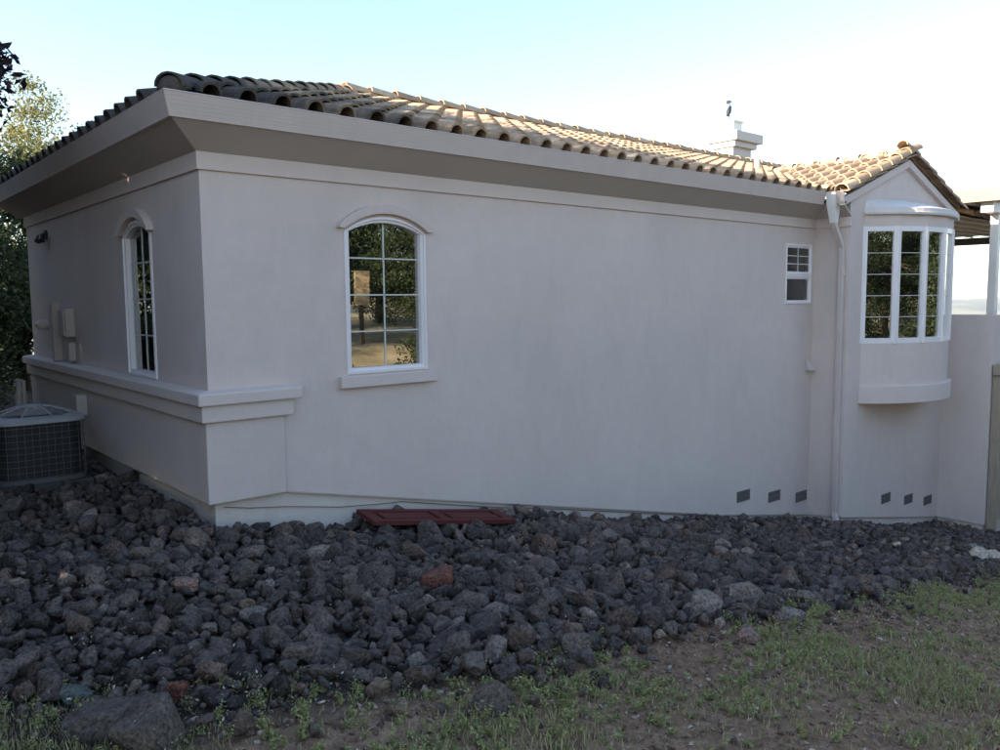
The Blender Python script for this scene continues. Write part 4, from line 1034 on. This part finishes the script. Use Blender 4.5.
# row that shades the yard, left of the picture
first = tree('shade_tree', 'leafy shade tree standing left of the yard', 'tree', (-7.2, 2.6, gz(-7.2, 2.6)), (-7.2, 2.6, 1.6), (-7.2, 2.6, 1.9), (2.2, 2.2, 2.7), 130, 36000, 0.10, 0.19, 0.6, 'leaf_dark', 0.16, 36, 0.25, group='shade trees left of the yard')
def copy_thing(src, loc, rz, sc, label):
    c = src.copy(); COL.objects.link(c); c.location = loc; c.rotation_euler = (0, 0, rz); c.scale = (sc, sc, sc); c['label'] = label
    for ch_ in src.children:
        d = ch_.copy(); COL.objects.link(d); d.parent = c; d.matrix_parent_inverse = Matrix.Translation(src.location).inverted()
    return c
for (x, y, sc, rz, lab) in ((-7.6, 6.2, 1.02, 1.0, 'leafy shade tree farthest back in the row left of the yard'), (-6.6, -0.6, 0.8, 2.1, 'tall shade tree in the row left of the yard, level with the house corner'),
                       (-6.8, -3.6, 0.72, 3.3, 'tall shade tree nearest the camera in the row left of the yard'), (-11, 9.5, 1.1, 4.4, 'shade tree behind the row left of the yard')):
    copy_thing(first, (x, y, gz(x, y)), rz, sc, lab)
for (x, y, sc, rz, lab) in BACK: copy_thing(bk, (x, y, gz(x, y)), rz, sc, lab)
hedge = tree('tall_hedge_shrub', 'dense tall shrub hedging the yard on the left, level with the left window', 'shrub', (-4.6, 1.4, gz(-4.6, 1.4)), (-4.6, 1.4, 0.8), (-4.6, 1.4, 0.75), (1.6, 1.6, 2.4), 140, 30000, 0.08, 0.17, 0.45, 'leaf_dark', 0.08, 41, 0.25, group='tall shrubs hedging the yard')
for (x, y, sc, rz, lab) in ((-4.9, 4.0, 0.9, 1.1, 'dense tall shrub hedging the yard on the left, behind the condenser'), (-4.5, 6.6, 1.05, 2.3, 'dense tall shrub hedging the yard at its far left corner'), (-5.0, -1.4, 0.85, 4.0, 'dense tall shrub hedging the yard on the left, level with the wall corner')):
    copy_thing(hedge, (x, y, gz(x, y)), rz, sc, lab)
# seen as reflections in the window panes
oak = tree('oak_tree', 'dark oak mirrored in the arched window', 'tree', (9.5, -19.0, gz(9.5, -19)), (9.5, -19, 2.2), (9.5, -19, 2.4), (3.6, 3.2, 2.9), 200, 60000, 0.07, 0.15, 0.7, 'leaf_dark', 0.25, 37, 0.3, group='oaks mirrored in the panes')
for (x, y, sc, rz, lab) in ((15.5, -22, 0.9, 1.2, 'broad oak mirrored in the right panes of the arched window'), (4.5, -27, 0.9, 2.2, 'oak mirrored in the upper left panes of the arched window'),
                       (12.5, -13.5, 0.68, 3.0, 'oak mirrored in the middle panes of the bay window'), (18.5, -15, 0.8, 4.0, 'oak mirrored in the right panes of the bay window'),
                       (24, -13, 0.95, 5.0, 'oak mirrored in the far right pane of the bay window'), (4.7, -14.0, 0.62, 0.6, 'small oak mirrored in the left panes of the bay window'), (21.5, -7.8, 1.1, 0.2, 'oak mirrored in the small sash window'), (29, -10, 1.2, 1.7, 'large oak farthest right along the slope, mirrored in the small sash window')):
    copy_thing(oak, (x, y, gz(x, y)), rz, sc, lab)
tree('scrub_bush', 'round scrub bush on the dry slope mirrored low in the arched window', 'bush', (11.0, -11.2, gz(11.0, -11.2)), (11.0, -11.2, -1.0), (11.0, -11.2, -1.25), (1.3, 1.0, 0.75), 60, 8000, 0.05, 0.10, 0.3, 'leaf_dark', 0.05, 38, 0.3)
tree('scrub_bush', 'tall round bush mirrored low in the right panes of the arched window', 'bush', (9.3, -9.3, gz(9.3, -9.3)), (9.3, -9.3, -1.6), (9.3, -9.3, -1.75), (1.45, 1.2, 1.2), 80, 12000, 0.05, 0.11, 0.34, 'leaf_dark', 0.06, 39, 0.3)
sb = tree('scrub_bush', 'leafy bush mirrored low in the left panes of the bay window', 'bush', (5.4, -9.6, gz(5.4, -9.6)), (5.4, -9.6, -1.3), (5.4, -9.6, -1.45), (1.15, 1.1, 1.35), 80, 12000, 0.05, 0.11, 0.34, 'leaf_dark', 0.06, 40, 0.3)
copy_thing(sb, (12.3, -9.4, gz(12.3, -9.4)), 1.9, 1.1, 'leafy bush mirrored low in the second pane column of the bay window')
BX, BY = 9.95, -14.2; g0 = gz(BX, BY)
bd = thing('notice_board', 'pale upright wooden board on the dry slope mirrored in the arched window', 'board', (BX, BY, g0))
m = MB(); m.box(BX-0.24, BX+0.24, BY-0.02, BY+0.02, -0.12, 0.85); m.build('face', 'board_wood', bd)
m = MB(); m.box(BX-0.06, BX+0.06, BY-0.09, BY-0.025, g0-0.2, 0.75); m.build('stake', 'bark', bd)

# grass and weeds in the foreground
def patch(x, y):
    return (np.sin(1.9*x+0.7*y+0.5)*np.sin(2.6*y-0.8*x+1.1) + 0.7*np.sin(4.3*x-1.7*y)*np.sin(3.9*y+1.2*x+0.3) + 0.4*np.sin(9*x+3*y)*np.sin(8*y-2*x))
def grass():
    rg = np.random.default_rng(77); n = 480000
    x = rg.uniform(-2.8, 9.5, n); y = rg.uniform(-5.6, -1.9, n)
    edge = bed_edge(x); dens = patch(x, y)
    w = np.clip((edge-0.05-y)/0.8, 0, 1); left = np.clip((-0.9-x)/0.5, 0, 1)*np.clip((edge-y)/0.2, 0, 1)
    prob = np.clip(0.13+0.36*(dens+0.1), 0.05, 0.5)*np.maximum(w, left*1.2)
    prob = prob + 0.30*np.clip((x-3.6)/1.5, 0, 1)*np.clip(-(y-edge+0.75)/0.5, 0, 1)*(dens>-0.35)
    keep = rg.random(n) < prob
    x, y = x[keep], y[keep]; n = len(x); z = gh(x, y)
    h = rg.uniform(0.010, 0.036, n)*(1+0.5*np.clip(patch(x, y), 0, 1)); tall = rg.random(n) < 0.03; h[tall] *= 2.0
    a = rg.uniform(0, 2*math.pi, n); lean = rg.uniform(0.1, 0.9, n)*h; w = rg.uniform(0.0015, 0.0035, n)
    dx, dy = np.cos(a), np.sin(a); b = np.stack([x, y, z-0.004], 1)
    side = np.stack([-dy, dx, 0*x], 1)*w[:, None]; mid = b+np.stack([dx*lean*0.35, dy*lean*0.35, h*0.6], 1); tip = b+np.stack([dx*lean, dy*lean, h], 1)
    V = np.stack([b-side, b+side, mid+side*0.8, mid-side*0.8, tip+side*.1, tip-side*.1], 1).reshape(-1, 3); i = np.arange(n)*6
    F = np.concatenate([np.stack([i, i+1, i+2, i+3], 1), np.stack([i+3, i+2, i+4, i+5], 1)])
    tag(link_mesh('grass', np_mesh('grass', V, F, 'grass_blade')), 'thin patchy green grass on the brown soil in front', 'grass', kind='stuff')
    # leafy weeds
    pts = []
    for _ in range(5200):
        x = rg.uniform(-2.4, 8.5); y = bed_edge(x)+0.15-abs(rg.normal(0, 0.55)) if rg.random() < 0.6 else rg.uniform(-5.4, -3.3)
        if rg.random() > 0.36+0.5*float(patch(np.array(x), np.array(y))): continue
        z = gz(x, y); k = int(rg.integers(5, 14)); sc = rg.uniform(0.02, 0.06)*(1.7 if rg.random() < 0.12 else 1.0)
        for _s in range(k):
            aa = rg.uniform(0, 2*math.pi); hh = sc*rg.uniform(0.4, 1.3); rr = sc*rg.uniform(0.1, 0.8)
            for t in np.linspace(0.25, 1, 6): pts.append((x+rr*t*math.cos(aa)+rg.normal(0, .005), y+rr*t*math.sin(aa)+rg.normal(0, .005), z+hh*t+rg.normal(0, .004)))
    V, F = leaf_quads(rg, np.array(pts), 0.009, 0.024, 0.45)
    tag(link_mesh('weeds', np_mesh('weeds', V, F, 'weed_leaf')), 'small bright green weeds sprouting along the edge of the rock bed', 'weeds', kind='stuff')
    n = 9000; x = rg.uniform(-2.4, 9, n); y = rg.uniform(-5.4, -2.9, n); V, F = leaf_quads(rg, np.stack([x, y, gh(x, y)+0.008], 1), 0.012, 0.04, 0.5)
    V[:, 2] = np.maximum(V[:, 2], gh(V[:, 0], V[:, 1])+0.002)
    n = 9000; cl = rg.integers(0, 260, n); x2 = rg.uniform(-2.4, 12, 260)[cl]+rg.normal(0, .16, n); y2 = np.clip(rg.uniform(-3.1, -0.1, 260)[cl]+rg.normal(0, .13, n), -3.3, -0.06); V2, F2 = leaf_quads(rg, np.stack([x2, y2, gh(x2, y2)+rg.uniform(0.02, 0.085, n)], 1), 0.008, 0.026, 0.45)
    F = np.concatenate([F, F2+len(V)]); V = np.concatenate([V, V2])
    tag(link_mesh('leaf_litter', np_mesh('leaf_litter', V, F, 'dry_leaf')), 'dry brown leaf litter and straw scattered on the soil', 'leaf litter', kind='stuff')
grass()

# ------------------------------------------------------------------ haze over the valley
m = MB(); m.box(-9100, 9100, -9100, 9100, -330, 140)
hz = m.build('haze', 'roof_deck'); hz.data.materials.clear(); hz['kind'] = 'stuff'
nh = N('haze_air'); pv = nh.add('ShaderNodeVolumePrincipled'); pv.inputs['Color'].default_value = (0.86, 0.92, 1.0, 1); pv.inputs['Density'].default_value = 0.00016
pv.inputs['Anisotropy'].default_value = 0.2
nh.link(pv.outputs[0], nh.out.inputs['Volume']); hz.data.materials.append(nh.m)
tag(hz, 'pale summer haze hanging over the valley and distant hills', 'haze')
print('ROCKS', len(RK), 'TILES', len(tiles))
